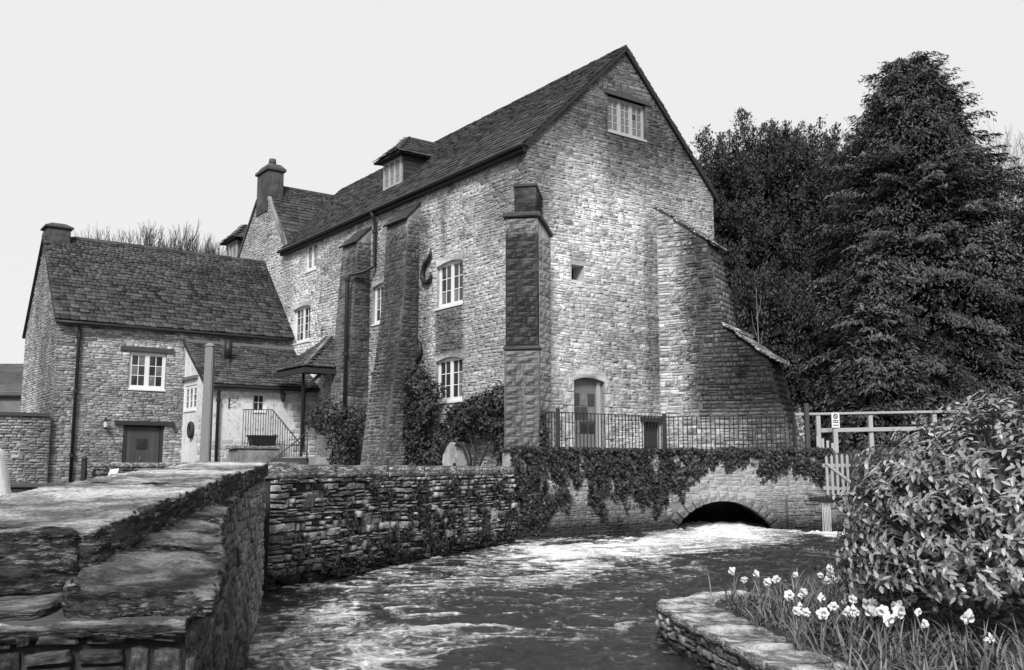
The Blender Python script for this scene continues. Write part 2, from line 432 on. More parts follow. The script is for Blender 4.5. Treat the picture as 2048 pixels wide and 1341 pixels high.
class Wall:
    """a wall face: origin, direction phi (outward is the right hand of u), edges L(v) R(v), rectangular openings"""
    def __init__(s, ox, oy, phi, Lf, Rf, v0, v1, ops=(), brk=()):
        s.ox, s.oy, s.phi, s.L, s.R, s.v0, s.v1, s.ops, s.brk = ox, oy, phi, Lf, Rf, v0, v1, list(ops), list(brk)
        s.c, s.s = math.cos(phi), math.sin(phi)
    def pt(s, u, v, d=0.):   # d outward
        return Vector((s.ox + s.c*u + s.s*d, s.oy + s.s*u - s.c*d, v))
    def normal(s): return Vector((s.s, -s.c, 0))
    def backing(s, mb, depth=.22, hollow=()):
        vs = sorted(set([s.v0, s.v1] + [x for o in s.ops for x in (o[2], o[3])] + s.brk))
        vs = [v for v in vs if s.v0 <= v <= s.v1]
        for a, b in zip(vs, vs[1:]):
            m = (a+b)/2
            ops = sorted([o for o in s.ops if o[2] < m < o[3]])
            cur0, cur1 = s.L(a), s.L(b)
            for o in ops:
                mb.add([s.pt(cur0,a), s.pt(o[0],a), s.pt(o[0],b), s.pt(cur1,b)], [(0,1,2,3)]); cur0 = cur1 = o[1]
            mb.add([s.pt(cur0,a), s.pt(s.R(a),a), s.pt(s.R(b),b), s.pt(cur1,b)], [(0,1,2,3)])
        for oi, (u0, u1, a, b) in enumerate(s.ops):
            q = [(u0,a),(u1,a),(u1,b),(u0,b)]
            for i in range(4):
                p, r = q[i], q[(i+1) % 4]
                mb.add([s.pt(*p), s.pt(*p, -depth), s.pt(*r, -depth), s.pt(*r)], [(0,1,2,3)])
            if oi not in hollow: mb.add([s.pt(x, y, -depth) for x, y in q], [(0,1,2,3)])
        return mb
    def lay(s, P, hr=(.09,.16), lr=(.16,.48), gap=.014, dr=(.018,.045), tilt=.012, v0=None, v1=None, skip=None, margin=.0, ops=None, tone=None, wav=.035, slope=None):
        v = s.v0 if v0 is None else v0; vt = s.v1 if v1 is None else v1
        ops = s.ops if ops is None else ops
        while v < vt - .03:
            h = min(rnd.uniform(*hr), vt - v); a, b = v, v+h; m = (a+b)/2
            iv = [(max(s.L(a), s.L(b)), min(s.R(a), s.R(b)))]
            for o in ops:
                if o[2] - .02 < b and o[3] + .02 > a:
                    iv2 = []
                    for x, y in iv:
                        if o[0] >= y or o[1] <= x: iv2.append((x, y)); continue
                        if o[0]-margin > x: iv2.append((x, o[0]-margin))
                        if o[1]+margin < y: iv2.append((o[1]+margin, y))
                    iv = iv2
            for x, y in iv:
                u = x
                while u < y - .04:
                    wd = rnd.uniform(*lr)
                    if rnd.random() < .2: wd *= .55
                    if y - (u+wd) < lr[0]*.6: wd = y - u
                    # now and then two thin stones take the place of one
                    parts = [(a, h)]
                    if h > hr[0]*1.35 and rnd.random() < .34:
                        k = rnd.uniform(.4,.6); parts = [(a, h*k), (a+h*k, h*(1-k))]
                    for pa, ph in parts:
                        cu, cv = u + wd/2, pa + ph/2 + rnd.uniform(-.006,.006)
                        edge = min(1., (cv-s.v0)/.15, (vt-cv)/.15, (cu-x)/.3, (y-cu)/.3)
                        cv += wav*max(0., edge)*noise.noise((cu*.8, cv*1.1, s.phi*5)); kb = 1.
                        if rnd.random() < .06 and edge >= 1.: ph *= 1.7; kb = 1.25
                        if skip and skip(cu, cv): continue
                        d = rnd.uniform(*dr)*kb
                        M = Matrix.Translation(s.pt(cu, cv, slope(cv, cu)[0] if slope else 0.)) @ Matrix.Rotation(s.phi, 4, 'Z') @ (Matrix.Rotation(slope(cv, cu)[1], 4, 'X') if slope else Matrix()) @ Matrix.Rotation(rnd.gauss(0, tilt), 4, 'Y') @ Matrix.Diagonal((max(wd-gap,.03), d, max(ph-gap,.025), 1))
                        P.add(M, (0. if rnd.random() < .035 else min(1, max(0, rnd.gauss(.55,.24)))) if tone is None else tone(cu, cv), s.normal())  # a few darkest stones paint in the shadowed holes of the rubble
                    u += wd
            v += h

class RoofPlane:
    """slated slope: eave corner p0, unit vector along the eave U, unit vector up the slope S"""
    def __init__(s, p0, U, S, length, uL, uR):
        s.p0 = Vector(p0); s.U = Vector(U).normalized(); s.S = Vector(S).normalized(); s.N = s.U.cross(s.S).normalized()
        s.len = length; s.uL, s.uR = uL, uR
    def sheet(s, mb, th=.08, n=6):
        for i in range(n):
            a, b = s.len*i/n, s.len*(i+1)/n
            pa, pb, pc, pd = [s.p0 + s.U*u + s.S*x for u, x in ((s.uL(a),a),(s.uR(a),a),(s.uR(b),b),(s.uL(b),b))]
            mb.hexa([q - s.N*th for q in (pa,pb,pc,pd)] + [pa,pb,pc,pd])
    def lay(s, P, e0=.26, e1=.15, wr=(.2,.45), th=(.018,.035), tone=None):
        x = -.04
        while x < s.len - .04:
            f = x/s.len; e = (e0 + (e1-e0)*f) * rnd.uniform(.92,1.08)
            u, y = s.uL(max(x,0)), s.uR(max(x,0)); L = min(e*1.7, s.len - x + .05)
            u -= rnd.uniform(0, .02)
            while u < y - .03:
                wd = rnd.uniform(*wr)*(1-.35*f)
                if y - (u+wd) < .1: wd = y - u
                tl = math.atan2(.045, L) + rnd.gauss(0, .008)
                S2 = (s.S*math.cos(tl) - s.N*math.sin(tl)); N2 = s.U.cross(S2)
                yaw = rnd.gauss(0, .012); U2 = s.U*math.cos(yaw) + S2*math.sin(yaw); S3 = N2.cross(U2)
                p = s.p0 + s.U*(u+wd/2) + s.S*(x + rnd.gauss(0,.012)) + s.N*(.05)
                t = rnd.uniform(*th)
                M = Matrix(((U2.x*(wd-.008), S3.x*L, N2.x*t, p.x), (U2.y*(wd-.008), S3.y*L, N2.y*t, p.y), (U2.z*(wd-.008), S3.z*L, N2.z*t, p.z), (0,0,0,1)))
                P.add(M, min(1, max(0, rnd.gauss(.5,.25))), s.N)
                u += wd
            x += e

def window(root, W, u0, u1, v0, v1, lights=2, cols=2, rows=3, recess=.09, paint=None, name='window', curtain=.2, sill=True, fw=.06):
    paint = paint or M_white
    d = -recess
    fr = MB()
    def rect(a, b, c, e, d0, d1, mb):   # u a..b, v c..e, depth d0 (back) .. d1 (front)
        mb.hexa([W.pt(a,c,d0), W.pt(b,c,d0), W.pt(b,e,d0), W.pt(a,e,d0), W.pt(a,c,d1), W.pt(b,c,d1), W.pt(b,e,d1), W.pt(a,e,d1)])
    g = .004
    rect(u0+g, u0+fw, v0+g, v1-g, d-.05, d, fr); rect(u1-fw, u1-g, v0+g, v1-g, d-.05, d, fr)
    rect(u0+fw, u1-fw, v1-fw, v1-g, d-.05, d-.002, fr); rect(u0+fw, u1-fw, v0+g, v0+fw*1.1, d-.05, d-.002, fr)
    lw = (u1-u0-2*fw)/lights
    for i in range(1, lights):
        x = u0+fw+lw*i; rect(x-fw*.55, x+fw*.55, v0+fw*1.1, v1-fw, d-.05, d-.001, fr)
    o = fr.build(name, paint, root)
    me_p = None
    for i in range(lights):
        a = u0+fw+lw*i + (fw*.55 if i else 0); b = u0+fw+lw*(i+1) - (fw*.55 if i < lights-1 else 0)
        c, e = v0+fw*1.1, v1-fw
        cs = MB(); s_ = .032                      # casement
        rect(a+.004, a+s_, c+.004, e-.004, d-.045, d-.008, cs); rect(b-s_, b-.004, c+.004, e-.004, d-.045, d-.008, cs)
        rect(a+s_, b-s_, c+.004, c+s_, d-.045, d-.009, cs); rect(a+s_, b-s_, e-s_, e-.004, d-.045, d-.009, cs)
        cs.build('casement', paint, o)
        a += s_; b -= s_; c += s_; e -= s_
        for k in range(1, cols):
            x = a+(b-a)*k/cols; gb = MB(); rect(x-.011, x+.011, c, e, d-.04, d-.013, gb); gb.build('glazing_bar', paint, o)
        for k in range(1, rows):
            y = c+(e-c)*k/rows; gb = MB(); rect(a, b, y-.011, y+.011, d-.041, d-.0145, gb); gb.build('glazing_bar', paint, o)
        for kx in range(cols):
            for ky in range(rows):
                x0, x1 = a+(b-a)*kx/cols, a+(b-a)*(kx+1)/cols; y0, y1 = c+(e-c)*ky/rows, c+(e-c)*(ky+1)/rows
                pn = MB(); tl = rnd.uniform(-.004,.004); t2 = rnd.uniform(-.004,.004)
                pn.hexa([W.pt(x0,y0,d-.04), W.pt(x1,y0,d-.04), W.pt(x1,y1,d-.04), W.pt(x0,y1,d-.04), W.pt(x0,y0,d-.030+tl), W.pt(x1,y0,d-.030), W.pt(x1,y1,d-.030+t2), W.pt(x0,y1,d-.030)])
                pn.build('pane', M_glass2 if rnd.random() < curtain else M_glass, o)
    if sill:
        sl = MB(); rect(u0-.01, u1+.01, v0-.055, v0+.003, d-.05, .035, sl); sl.build('sill', paint, o)
    return o
def arch_head(root, W, u0, u1, v1, rise=.13, mat=None, th=.22, name='lintel', d=.012, side=.06):
    """segmental stone head over an opening: flat top, curved underside"""
    mat = mat or M_dress; mb = MB(); n = 10; a = []
    for i in range(n+1):
        t = i/n; a.append((u0+(u1-u0)*t, v1 - rise + rise*(1-(2*t-1)**2)))
    top = [(u1+side, v1+.02+th*.55), ((u0+u1)/2, v1+.02+th), (u0-side, v1+.02+th*.55)]
    poly = [(u0-side, v1-rise)] + a + [(u1+side, v1-rise)] + top
    # split: build strips so faces stay convex
    up = lambda u: v1+.02+th*(.55+.45*(1-abs((u-(u0+u1)/2)/((u1-u0)/2+side))))
    seq = [(u0-side, v1-rise)] + a + [(u1+side, v1-rise)]
    for (x0, y0), (x1, y1) in zip(seq, seq[1:]):
        if x1 - x0 < 1e-4: continue
        mb.hexa([W.pt(x0,y0,-.2), W.pt(x1,y1,-.2), W.pt(x1,up(x1),-.2), W.pt(x0,up(x0),-.2), W.pt(x0,y0,d+.03), W.pt(x1,y1,d+.03), W.pt(x1,up(x1),d+.03), W.pt(x0,up(x0),d+.03)])
    return mb.build(name, mat, root)
# ================================================================ the mill
Z0 = 1.2
mill = thing('mill_building', 'tall stone mill with steep slate roof, gable end and great buttresses above the river', 'mill', (0, 0, Z0), mill=True)
YL = 27.0
def yu(y): return YL - y
ops = []
WIN = dict(w1=(2.98,4.35,6.2,7.5), w2=(2.97,4.35,3.5,4.74), wl=(12.96,14.42,6.2,7.54), wu=(12.55,13.52,8.77,9.8), wm=(6.95,8.25,6.2,7.48), wn=(6.95,8.25,3.5,4.72))
for k, (a, b, c, d) in WIN.items(): ops.append((yu(b), yu(a), c, d))
WL = Wall(0, YL, -math.pi/2, lambda v: 0., lambda v: YL, Z0-.6, 10.0, ops)
WG2 = Wall(0, YL, -math.pi/2, lambda v: yu(20.75) + (v-10.0)*(2.9/3.1), lambda v: yu(15.4) - (v-10.0)*(2.45/3.1), 10.0, 13.1)
gops = [(1.45,2.52,1.9,4.0), (3.95,4.56,1.9,2.9), (1.44,1.87,6.55,6.96), (2.8,4.25,10.9,11.95)]
GA = (3.45, 13.4)
WG = Wall(0, 0, 0, lambda v: 0. if v <= 10 else (v-10)/3.4*3.45, lambda v: 7.0 if v <= 9.75 else 7.0 - (v-9.75)/3.65*3.55, Z0-.6, 13.36, gops, brk=[9.75, 10.0])
mb = MB(); WL.backing(mb); WG2.backing(mb); WG.backing(mb, .45, (2,))
mb.add([(7,0,.6),(7,YL,.6),(7,YL,9.75),(7,0,9.75)], [(0,1,2,3)])
mb.add([(0,YL,.6),(7,YL,.6),(7,YL,9.75),(3.45,YL,13.4),(0,YL,10)], [(0,1,2,3,4)])
mb.build('wall', M_millmort, mill)
P = Pieces(mill, M_mill, SVF, 'stone', 'rubble_stones')
near = lambda u, v: False
b2skip = lambda u, v: (5.4 < YL-u < 6.6 and v < 9) or (8.45 < YL-u < 9.5 and v < 8.9) or YL-u > 21.5
WL.lay(P, (.05,.13), (.08,.38), gap=.004, dr=(.003,.014), tilt=.035, wav=.07, skip=b2skip)
WG2.lay(P, (.06,.12), (.1,.34), gap=.009, dr=(.004,.02), tilt=.03, skip=lambda u, v: 17.2 < YL-u < 18.5 and v > 12.2)
WG.lay(P, (.05,.13), (.08,.38), gap=.004, dr=(.003,.014), tilt=.035, wav=.07, margin=.02, skip=lambda u, v: u > 4.7 and v < 2.0)
# dressed surrounds of the gable door
door_heads = arch_head(mill, WG, 1.45, 2.52, 4.0, .1, M_millmort, .24, 'lintel')
mb = MB()
for z0, z1, wd in ((1.9,2.4,.2),(2.41,2.8,.32),(2.81,3.25,.2),(3.26,3.6,.34),(3.61,3.98,.2)):
    o_ = MB(); o_.box(1.45-wd, -.05, z0, 1.45, .1, z1-.01); o_.build('jamb_stone', M_millmort, mill)
    o_ = MB(); o_.box(2.52, -.05, z0, 2.52+wd*.8, .1, z1-.01); o_.build('jamb_stone', M_millmort, mill)
for k in ('w1', 'w2', 'wl', 'wm', 'wn'):
    a, b, c, d = WIN[k]
    arch_head(mill, WL, yu(b), yu(a), d, .1, M_millmort, .15, d=-.015, side=.02)
    window(mill, WL, yu(b), yu(a), c, d+.0, 2, 2, 4 if k == 'wl' else 3, fw=.075, curtain=.3)
a, b, c, d = WIN['wu']; window(mill, WL, yu(b), yu(a), c, d, 2, 1, 3, recess=.06, curtain=.9, fw=.09)
window(mill, WG, 2.8, 4.25, 10.9, 11.95, 3, 2, 4, paint=M_offwhite, curtain=.8, fw=.06)
o_ = MB(); o_.box(2.66, -.06, 11.95, 4.42, .1, 12.07); o_.build('lintel', M_oak, mill)
# gable door: part-glazed, three columns of panes above a panel
dr = MB(); dr.box(1.47, .14, 1.95, 2.50, .19, 3.98); door = dr.build('door', M_lead, mill)
for i in range(3):
    for j in range(3):
        q = MB(); x = 1.56+i*.26; z = 2.55+j*.36; q.box(x, .125, z, x+.22, .139, z+.32); q.build('pane', M_glass2 if (i+j) % 3 == 0 else M_glass, door)
q = MB(); q.box(2.36, .09, 2.0, 2.48, .138, 3.9); q.build('door_post', M_offwhite, door)
# small cellar door
dr = MB(); dr.box(3.97, .10, 1.95, 4.55, .15, 2.88); door = dr.build('door', M_wood, mill)
for i in range(4):
    q = MB(); q.box(3.99+i*.14, .078, 1.96, 4.12+i*.14, .099, 2.86); q.build('board', M_wood, door)
for z in (2.2, 2.68):
    q = MB(); q.box(4.02, .062, z, 4.5, .077, z+.045); q.build('hinge', M_iron, door)
q = MB(); q.box(3.82, -.09, 2.90, 4.585, .06, 3.02); q.build('lintel', M_wood, mill)
# iron tie plates
def tie(pts, r):
    m = MB(); m.tube([(-.09, y, z) for y, z in pts], r, 8); m.tube([(0, pts[len(pts)//2][0], pts[len(pts)//2][1]), (-.1, pts[len(pts)//2][0], pts[len(pts)//2][1])], .05, 8)
    m.build('wall_tie', M_iron, mill, smooth=True)
tie([(4.56,7.95),(4.60,7.80),(4.72,7.68),(4.86,7.62),(4.96,7.5),(5.02,7.34),(5.0,7.18),(4.88,7.06),(4.72,7.02),(4.58,7.1),(4.52,7.24)], [.03,.055,.06,.075,.06,.065,.07,.07,.065,.06,.045])
tie([(5.24,5.4),(5.12,5.28),(5.07,5.12),(5.09,4.96),(5.18,4.82),(5.28,4.78)], [.02,.05,.06,.06,.055,.05])
# ---- roof
tan_l = 3.4/3.45; nL = math.hypot(3.6, 3.6*tan_l)
SL = Vector((1, 0, tan_l)).normalized()
p0 = Vector((-.17, 17.85, 10.0-.17*tan_l+.06)); lenL = 3.63*math.hypot(1, tan_l)
valley = lambda s: 17.85 - (15.45 + 2.4*max(0, min(1, s/lenL)))
RPL = RoofPlane(p0, (0,-1,0), SL, lenL, valley, lambda s: 17.95)
p0b = Vector((-.17, YL+.1, 10.0-.17*tan_l+.06))
RPB = RoofPlane(p0b, (0,-1,0), SL, lenL, lambda s: 0., lambda s: YL+.1-20.6+ .35*s)
tan_r = 3.65/3.55
RPR = RoofPlane((7.2, -.1, 9.75-.2*tan_r+.06), (0,1,0), Vector((-1,0,tan_r)).normalized(), 3.74*math.hypot(1,tan_r), lambda s: 0., lambda s: YL+.2)
RPR2 = RoofPlane(RPR.p0, (0,1,0), RPR.S, RPR.len, lambda s: 0., lambda s: .8)
lenW = math.hypot(2.4, 3.05)
RPW = RoofPlane((.04, 15.42, 10.08), (1,0,0), Vector((0,2.4,3.05)).normalized(), lenW, lambda s: 0., lambda s: .05+3.35*min(1, s/lenW))
RPW2 = RoofPlane((3.4, 20.75, 10.08), (-1,0,0), Vector((0,-2.9,3.05)).normalized(), math.hypot(2.9,3.05), lambda s: 3.35*(1-s/math.hypot(2.9,3.05)), lambda s: 3.36)
mb = MB()
for rp in (RPL, RPB, RPR, RPW, RPW2): rp.sheet(mb)
roof = mb.build('roof', M_slatebk, mill)
S_ = Pieces(mill, M_slate, LV, 'roof_slate', 'roof_slates')
for rp in (RPL, RPW): rp.lay(S_)
RPB.lay(S_, .3, .25, (.3,.6)); RPR2.lay(S_)
# ---- dormers
def dormer(y0, y1):
    D = MB()
    D.box(.98, y0, 10.7, 3.0, y1, 12.02); dm = D.build('dormer', M_slate, mill); dm.color = (.5,.5,.5,1)
    W = Wall(.9, y1, -math.pi/2, lambda v: 0., lambda v: y1-y0, 10.95, 12.0)
    fr = MB(); fr.box(.972, y0+.02, 10.9, 1.05, y1-.02, 12.0); fr.build('dormer_front', M_offwhite, dm)
    window(dm, W, .03, y1-y0-.03, 11.0, 11.98, 3, 1, 3, recess=0., paint=M_offwhite, curtain=.9, sill=True, fw=.07)
    for z in np.arange(10.9, 11.95, .16):
        q = MB(); q.hexa([(1.0,y0-.05,z),(2.9,y0-.05,z),(2.9,y0,z),(1.0,y0,z),(1.0,y0-.03,z+.2),(2.9,y0-.03,z+.2),(2.9,y0,z+.2),(1.0,y0,z+.2)]); ob = q.build('hung_slate_row', M_slate, dm); ob.color = (rnd.random(),)*3+(1,)
    ym = (y0+y1)/2; ov = .22; e = 12.04; top = 12.86; hx = 1.5
    A = Vector((.66, y1+ov, e)); B = Vector((.66, y0-ov, e)); hip = Vector((hx, ym, top)); half = (y1-y0)/2+ov
    sh = MB(); bx = 2.1
    sh.hexa([A-Vector((0,0,.07)), B-Vector((0,0,.07)), Vector((bx+.9,ym,e-.07)), Vector((bx+.9,ym+.01,e-.07)), A, B, hip, hip+Vector((0,.01,0))])
    sh.prism([B, Vector((bx,y0-ov,e)), Vector((bx+.85,ym,top)), hip], (0,0,-.04)); sh.prism([A, hip, Vector((bx+.85,ym,top)), Vector((bx,y1+ov,e))], (0,0,-.04))
    sh.build('dormer_roof', M_slatebk, dm)
    hl = math.hypot(hx-.66, top-e)
    RoofPlane(A, (0,-1,0), Vector((hx-.66, 0, top-e)), hl, lambda s: half*s/hl, lambda s: 2*half - half*s/hl).lay(S_, .2, .15, (.18,.35), (.012,.022))
    sl = math.hypot(half, top-e)
    RoofPlane(B, (1,0,0), Vector((0, half, top-e)), sl, lambda s: (hx-.66)*s/sl, lambda s: (bx-.66)+.85*s/sl).lay(S_, .2, .15, (.18,.35), (.012,.022))
    r = MB(); r.bar(hip, (bx+.9, ym, top), .12, .1); r.build('ridge_tile', M_slate, dm)
dormer(8.12, 9.38); dormer(23.1, 24.5)
S_.finish(); P.finish()
for i in range(36):
    y = i*.5-.1
    if y > 18: break
    q = MB(); j = rnd.uniform(-.012,.012); q.prism([(3.45-.17, y+.012, 13.36+j), (3.45+.17, y+.012, 13.36+j), (3.45, y+.012, 13.53+j)], (0,.48,0)); ob = q.build('ridge_tile', M_slate, mill); ob.color = (rnd.random(),)*3+(1,)
q = MB(); q.prism([(.05,17.72,13.1),(.05,17.98,13.1),(.05,17.85,13.24)], (3.3,0,0)); ob = q.build('ridge_tile', M_slate, mill); ob.color = (.5,.5,.5,1)
# gable copings of the wing, chimney
q = MB(); q.hexa([(-.06,15.36,9.98),(.1,15.36,9.98),(.1,17.25,12.4),(-.06,17.25,12.4),(-.06,15.3,10.06),(.1,15.3,10.06),(.1,17.2,12.5),(-.06,17.2,12.5)]); q.build('gable_coping', M_cotmort, mill)
q = MB(); q.hexa([(-.06,18.4,12.55),(.1,18.4,12.55),(.1,20.8,9.95),(-.06,20.8,9.95),(-.06,18.45,12.65),(.1,18.45,12.65),(.1,20.85,10.05),(-.06,20.85,10.05)]); q.build('gable_coping', M_slate, mill)
M_chim = stone_mat('chimney_stone', .11, .3, toned=False, mottle=.7)
ch = MB(); ch.box(-.045, 17.25, 11.9, .62, 18.45, 13.62); chim = ch.build('chimney', M_chim, mill, bevel=.02)
cc = MB(); cc.box(-.12, 17.17, 13.62, .70, 18.53, 13.76); cc.build('chimney_cap', M_slate, chim, bevel=.02)
cc = MB(); cc.hexa([(-.08,17.2,13.76),(.66,17.2,13.76),(.66,18.5,13.76),(-.08,18.5,13.76),(.04,17.4,13.95),(.54,17.4,13.95),(.54,18.3,13.95),(.04,18.3,13.95)]); cc.build('chimney_flaunching', M_slate, chim)
cc = MB(); cc.tube([(.35,17.85,14.0),(.35,17.85,14.28)], [.17,.14], 12); cc.build('chimney_pot', M_slate, chim, smooth=True)
# gutter, downpipes
q = MB(); q.tube([(-.25, y, 9.86) for y in np.linspace(-.1, 15.5, 12)], .065, 8); q.build('gutter', M_iron, mill, smooth=True)
q = MB(); q.box(-.18, -.02, 9.72, -.05, 15.5, 9.86); q.build('eave_board', M_wood, mill)
def pipe(root, pts, r=.05, mat=None, collars=()):
    q = MB(); q.tube(pts, r, 10); o = q.build('downpipe', mat or M_iron, root, smooth=True)
    for c in collars:
        k = MB(); k.tube([(c[0],c[1],c[2]-.05),(c[0],c[1],c[2]+.05)], r*1.45, 10); k.build('pipe_collar', mat or M_iron, o)
    return o
pipe(mill, [(-.25,7.95,9.84),(-.2,7.95,9.65),(-.11,7.97,9.5),(-.11,7.97,8.05),(-.4,8.2,7.86),(-.82,8.36,7.74),(-.85,8.36,7.5),(-.85,8.36,1.4)], .06, collars=((-.11,7.97,9.2),(-.85,8.36,7.6),(-.85,8.36,5.2),(-.85,8.36,3.5)))
# ---- buttresses of the long wall
def buttress(y0, y1, prof, cap_top, flare=.12):
    """prof: list of (projection, z) from the top down; y0<y1 along the wall"""
    q = MB(); n = len(prof)
    vs = []
    for i, (p, z) in enumerate(prof):
        f = flare*i/(n-1)
        vs += [(-p, y0-f*.0, z), (-p, y1+f, z), (.1, y1+f, z), (.1, y0, z)]
    fs = []
    for i in range(n-1):
        a = 4*i; b = a+4
        fs += [(a, a+1, b+1, b), (a+1, a+2, b+2, b+1), (a+3, a, b, b+3)]
    fs.append((4*n-4, 4*n-3, 4*n-2, 4*n-1))
    k = len(vs); vs += [(.02, y0, cap_top), (.02, y1, cap_top)]
    fs += [(0, 1, k+1, k), (0, k, 3), (1, 2, k+1), (k, k+1, 2, 3)]
    q.add(vs, fs); o = q.build('buttress', M_butd, mill); o.color = (.5,.5,.5,1)
    zz = [z for p_, z in prof][::-1]; pp_ = [p_ for p_, z in prof][::-1]
    pf = lambda v: float(np.interp(v, zz, pp_)); sl = lambda v, u: (pf(v), math.atan2(pf(v+.05)-pf(v-.05), .1)*-1.)
    Wo_ = Wall(0, y1, -math.pi/2, lambda v: -flare*(zz[-1]-v)/(zz[-1]-zz[0]), lambda v: y1-y0, zz[0], zz[-1])
    Wo_.lay(PB, (.09,.17), (.16,.44), gap=.008, dr=(.004,.016), tilt=.02, slope=sl)
    Wr_ = Wall(0, y0, 0, lambda v: -pf(v)+.01, lambda v: 0., zz[0], zz[-1]); Wr_.lay(PB, (.09,.17), (.16,.4), gap=.008, dr=(.004,.016), tilt=.02)
    s = MB(); p, z = prof[0]; e = Vector((-p-.1, 0, z-.06)); t = Vector((.0, 0, cap_top+.02)); 
    d = (t-e).normalized(); nn = Vector((-d.z, 0, d.x))
    for i in range(3):
        a = e + (t-e)*(i/3); b = e + (t-e)*((i+1.25)/3 if i < 2 else 1)
        lift = nn*(.05-.01*i)
        s2 = MB(); s2.hexa([a+Vector((0,y0-.05,0)), a+Vector((0,y1+.05,0)), b+Vector((0,y1+.05,0)), b+Vector((0,y0-.05,0)), a+Vector((0,y0-.05,0))+lift, a+Vector((0,y1+.05,0))+lift, b+Vector((0,y1+.05,0))+lift*.6, b+Vector((0,y0-.05,0))+lift*.6])
        ob = s2.build('weathering_slab', M_slate, o); ob.color = (.5,.5,.5,1)
    return o
def subdiv_prof(prof, n=14):
    zs = np.linspace(prof[0][1], prof[-1][1], n); xs = np.interp(-zs, [-z for p, z in prof], [p for p, z in prof])
    return list(zip(xs.tolist(), zs.tolist()))
PB = Pieces(mill, M_butd, SV, 'buttress_stone', 'buttress_rubble', 300)
buttress(5.35, 6.62, subdiv_prof([(.42,9.05),(.5,6.9),(.66,5.2),(.97,3.0),(1.12,1.6),(1.2,.9)]), 9.55)
buttress(8.42, 9.45, subdiv_prof([(.5,8.9),(.62,6.6),(.74,3.8),(.84,1.6),(.9,.9)]), 9.45, .3)
PB.finish()
# ---- diagonal corner buttress (facing the river)
phi3 = R(-45); c3, s3 = math.cos(phi3), math.sin(phi3)
def d3(u, d, z):      # u across, d outwards from the corner
    return Vector((c3*u + s3*d, s3*u - c3*d, z))
def blk(u0, u1, d0, d1, z0, z1, name, mat, par, bev=.015):
    q = MB(); q.hexa([d3(u0,d1,z0), d3(u1,d1,z0), d3(u1,d0,z0), d3(u0,d0,z0), d3(u0,d1,z1), d3(u1,d1,z1), d3(u1,d0,z1), d3(u0,d0,z1)])
    return q.build(name, mat, par, bevel=bev)
b3 = blk(-.40, .40, -.35, 1.08, 4.56, 7.70, 'corner_buttress', M_b3, mill)
blk(-.42, .42, -.35, 1.14, .9, 4.44, 'buttress_foot', M_b3, b3)
P3 = Pieces(mill, M_b3s, SVF, 'corner_buttress_block', 'corner_buttress_blocks', 300)
for dd, hw, z0, z1 in ((1.081,.395,4.57,7.69), (1.141,.415,.95,4.43)):
    pp_ = d3(0, dd, 0); Wall(pp_.x, pp_.y, phi3, lambda v, h=hw: -h, lambda v, h=hw: h, z0, z1).lay(P3, (.16,.3), (.22,.5), gap=.004, dr=(.003,.007), tilt=.012, wav=.0)
P3b = Pieces(mill, M_b3side, SVF, 'corner_buttress_side_block', 'corner_buttress_side_blocks', 300)
a_, b_ = d3(.408,1.0,0), d3(.625,.35,0); dv_ = b_-a_
Wall(a_.x, a_.y, math.atan2(dv_.y, dv_.x), lambda v: 0., lambda v, l=dv_.length: l, .95, 7.3).lay(P3b, (.16,.3), (.2,.5), gap=.005, dr=(.004,.01), tilt=.01, wav=0.)
P3.finish(); P3b.finish()
blk(-.45, .45, -.35, 1.17, 4.44, 4.56, 'string_course', M_b3, b3, .03)
blk(-.47, .46, -.3, 1.16, 7.72, 7.84, 'buttress_cornice', M_slate, b3, .02)
blk(-.20, .34, -.3, 1.0, 7.84, 8.5, 'buttress_top', M_b3, b3)
blk(-.22, .36, -.3, 1.04, 8.5, 8.58, 'buttress_cap', M_slate, b3)
q = MB(); q.hexa([d3(.34,1.12,7.72), d3(.46,1.16,7.72), d3(.68,.35,7.36), d3(.4,.3,7.36), d3(.34,1.12,7.86), d3(.47,1.17,7.80), d3(.69,.35,7.44), d3(.4,.3,7.5)]); q.build('shoulder_slab', M_slate, b3)
q = MB(); q.hexa([d3(.405,1.0,.9), d3(.62,.35,.9), d3(.5,.0,.9), d3(.3,.0,.9), d3(.405,1.0,7.68), d3(.62,.35,7.36), d3(.5,0,7.3), d3(.3,0,7.3)]); q.build('buttress_side', M_b3side, b3)
# ---- the raking buttress at the far end of the gable
ph4 = math.atan2(-.91, .41)
pr = [(0,9.0),(1.6,7.86),(1.5,7.62),(1.62,7.0),(1.86,5.42),(3.18,4.52),(3.08,4.36),(3.30,3.4),(3.6,2.06),(3.85,1.0)]
def R4(v):
    zs = [1.0,2.06,3.4,4.36,4.52,5.42,7.0,7.62,7.86,9.0]; us = [3.85,3.6,3.30,3.08,3.02,1.9,1.62,1.5,1.45,.02]
    return float(np.interp(v, zs, us))
W4 = Wall(4.6, 0, ph4, lambda v: 0., R4, 1.0, 8.95, (), brk=[1.5,2.06,2.7,3.4,4.36,4.52,4.8,5.1,5.42,6.2,7.0,7.62,7.86,8.4])
q = MB(); zs = [1.0]+W4.brk+[8.95]; TK = 1.1
for a, b in zip(zs, zs[1:]):
    q.add([W4.pt(-.3,a), W4.pt(R4(a),a), W4.pt(R4(b),b), W4.pt(-.3,b), W4.pt(-.3,a,-TK), W4.pt(R4(a),a,-TK), W4.pt(R4(b),b,-TK), W4.pt(-.3,b,-TK)], [(0,1,2,3),(1,5,6,2),(5,4,7,6)])
b4 = q.build('raking_buttress', M_b4m, mill)
P4 = Pieces(mill, M_b4, SV, 'raking_buttress_stone', 'raking_buttress_rubble', 300)
W4.lay(P4, (.08,.18), (.14,.5), gap=.012, dr=(.008,.035), tilt=.03)
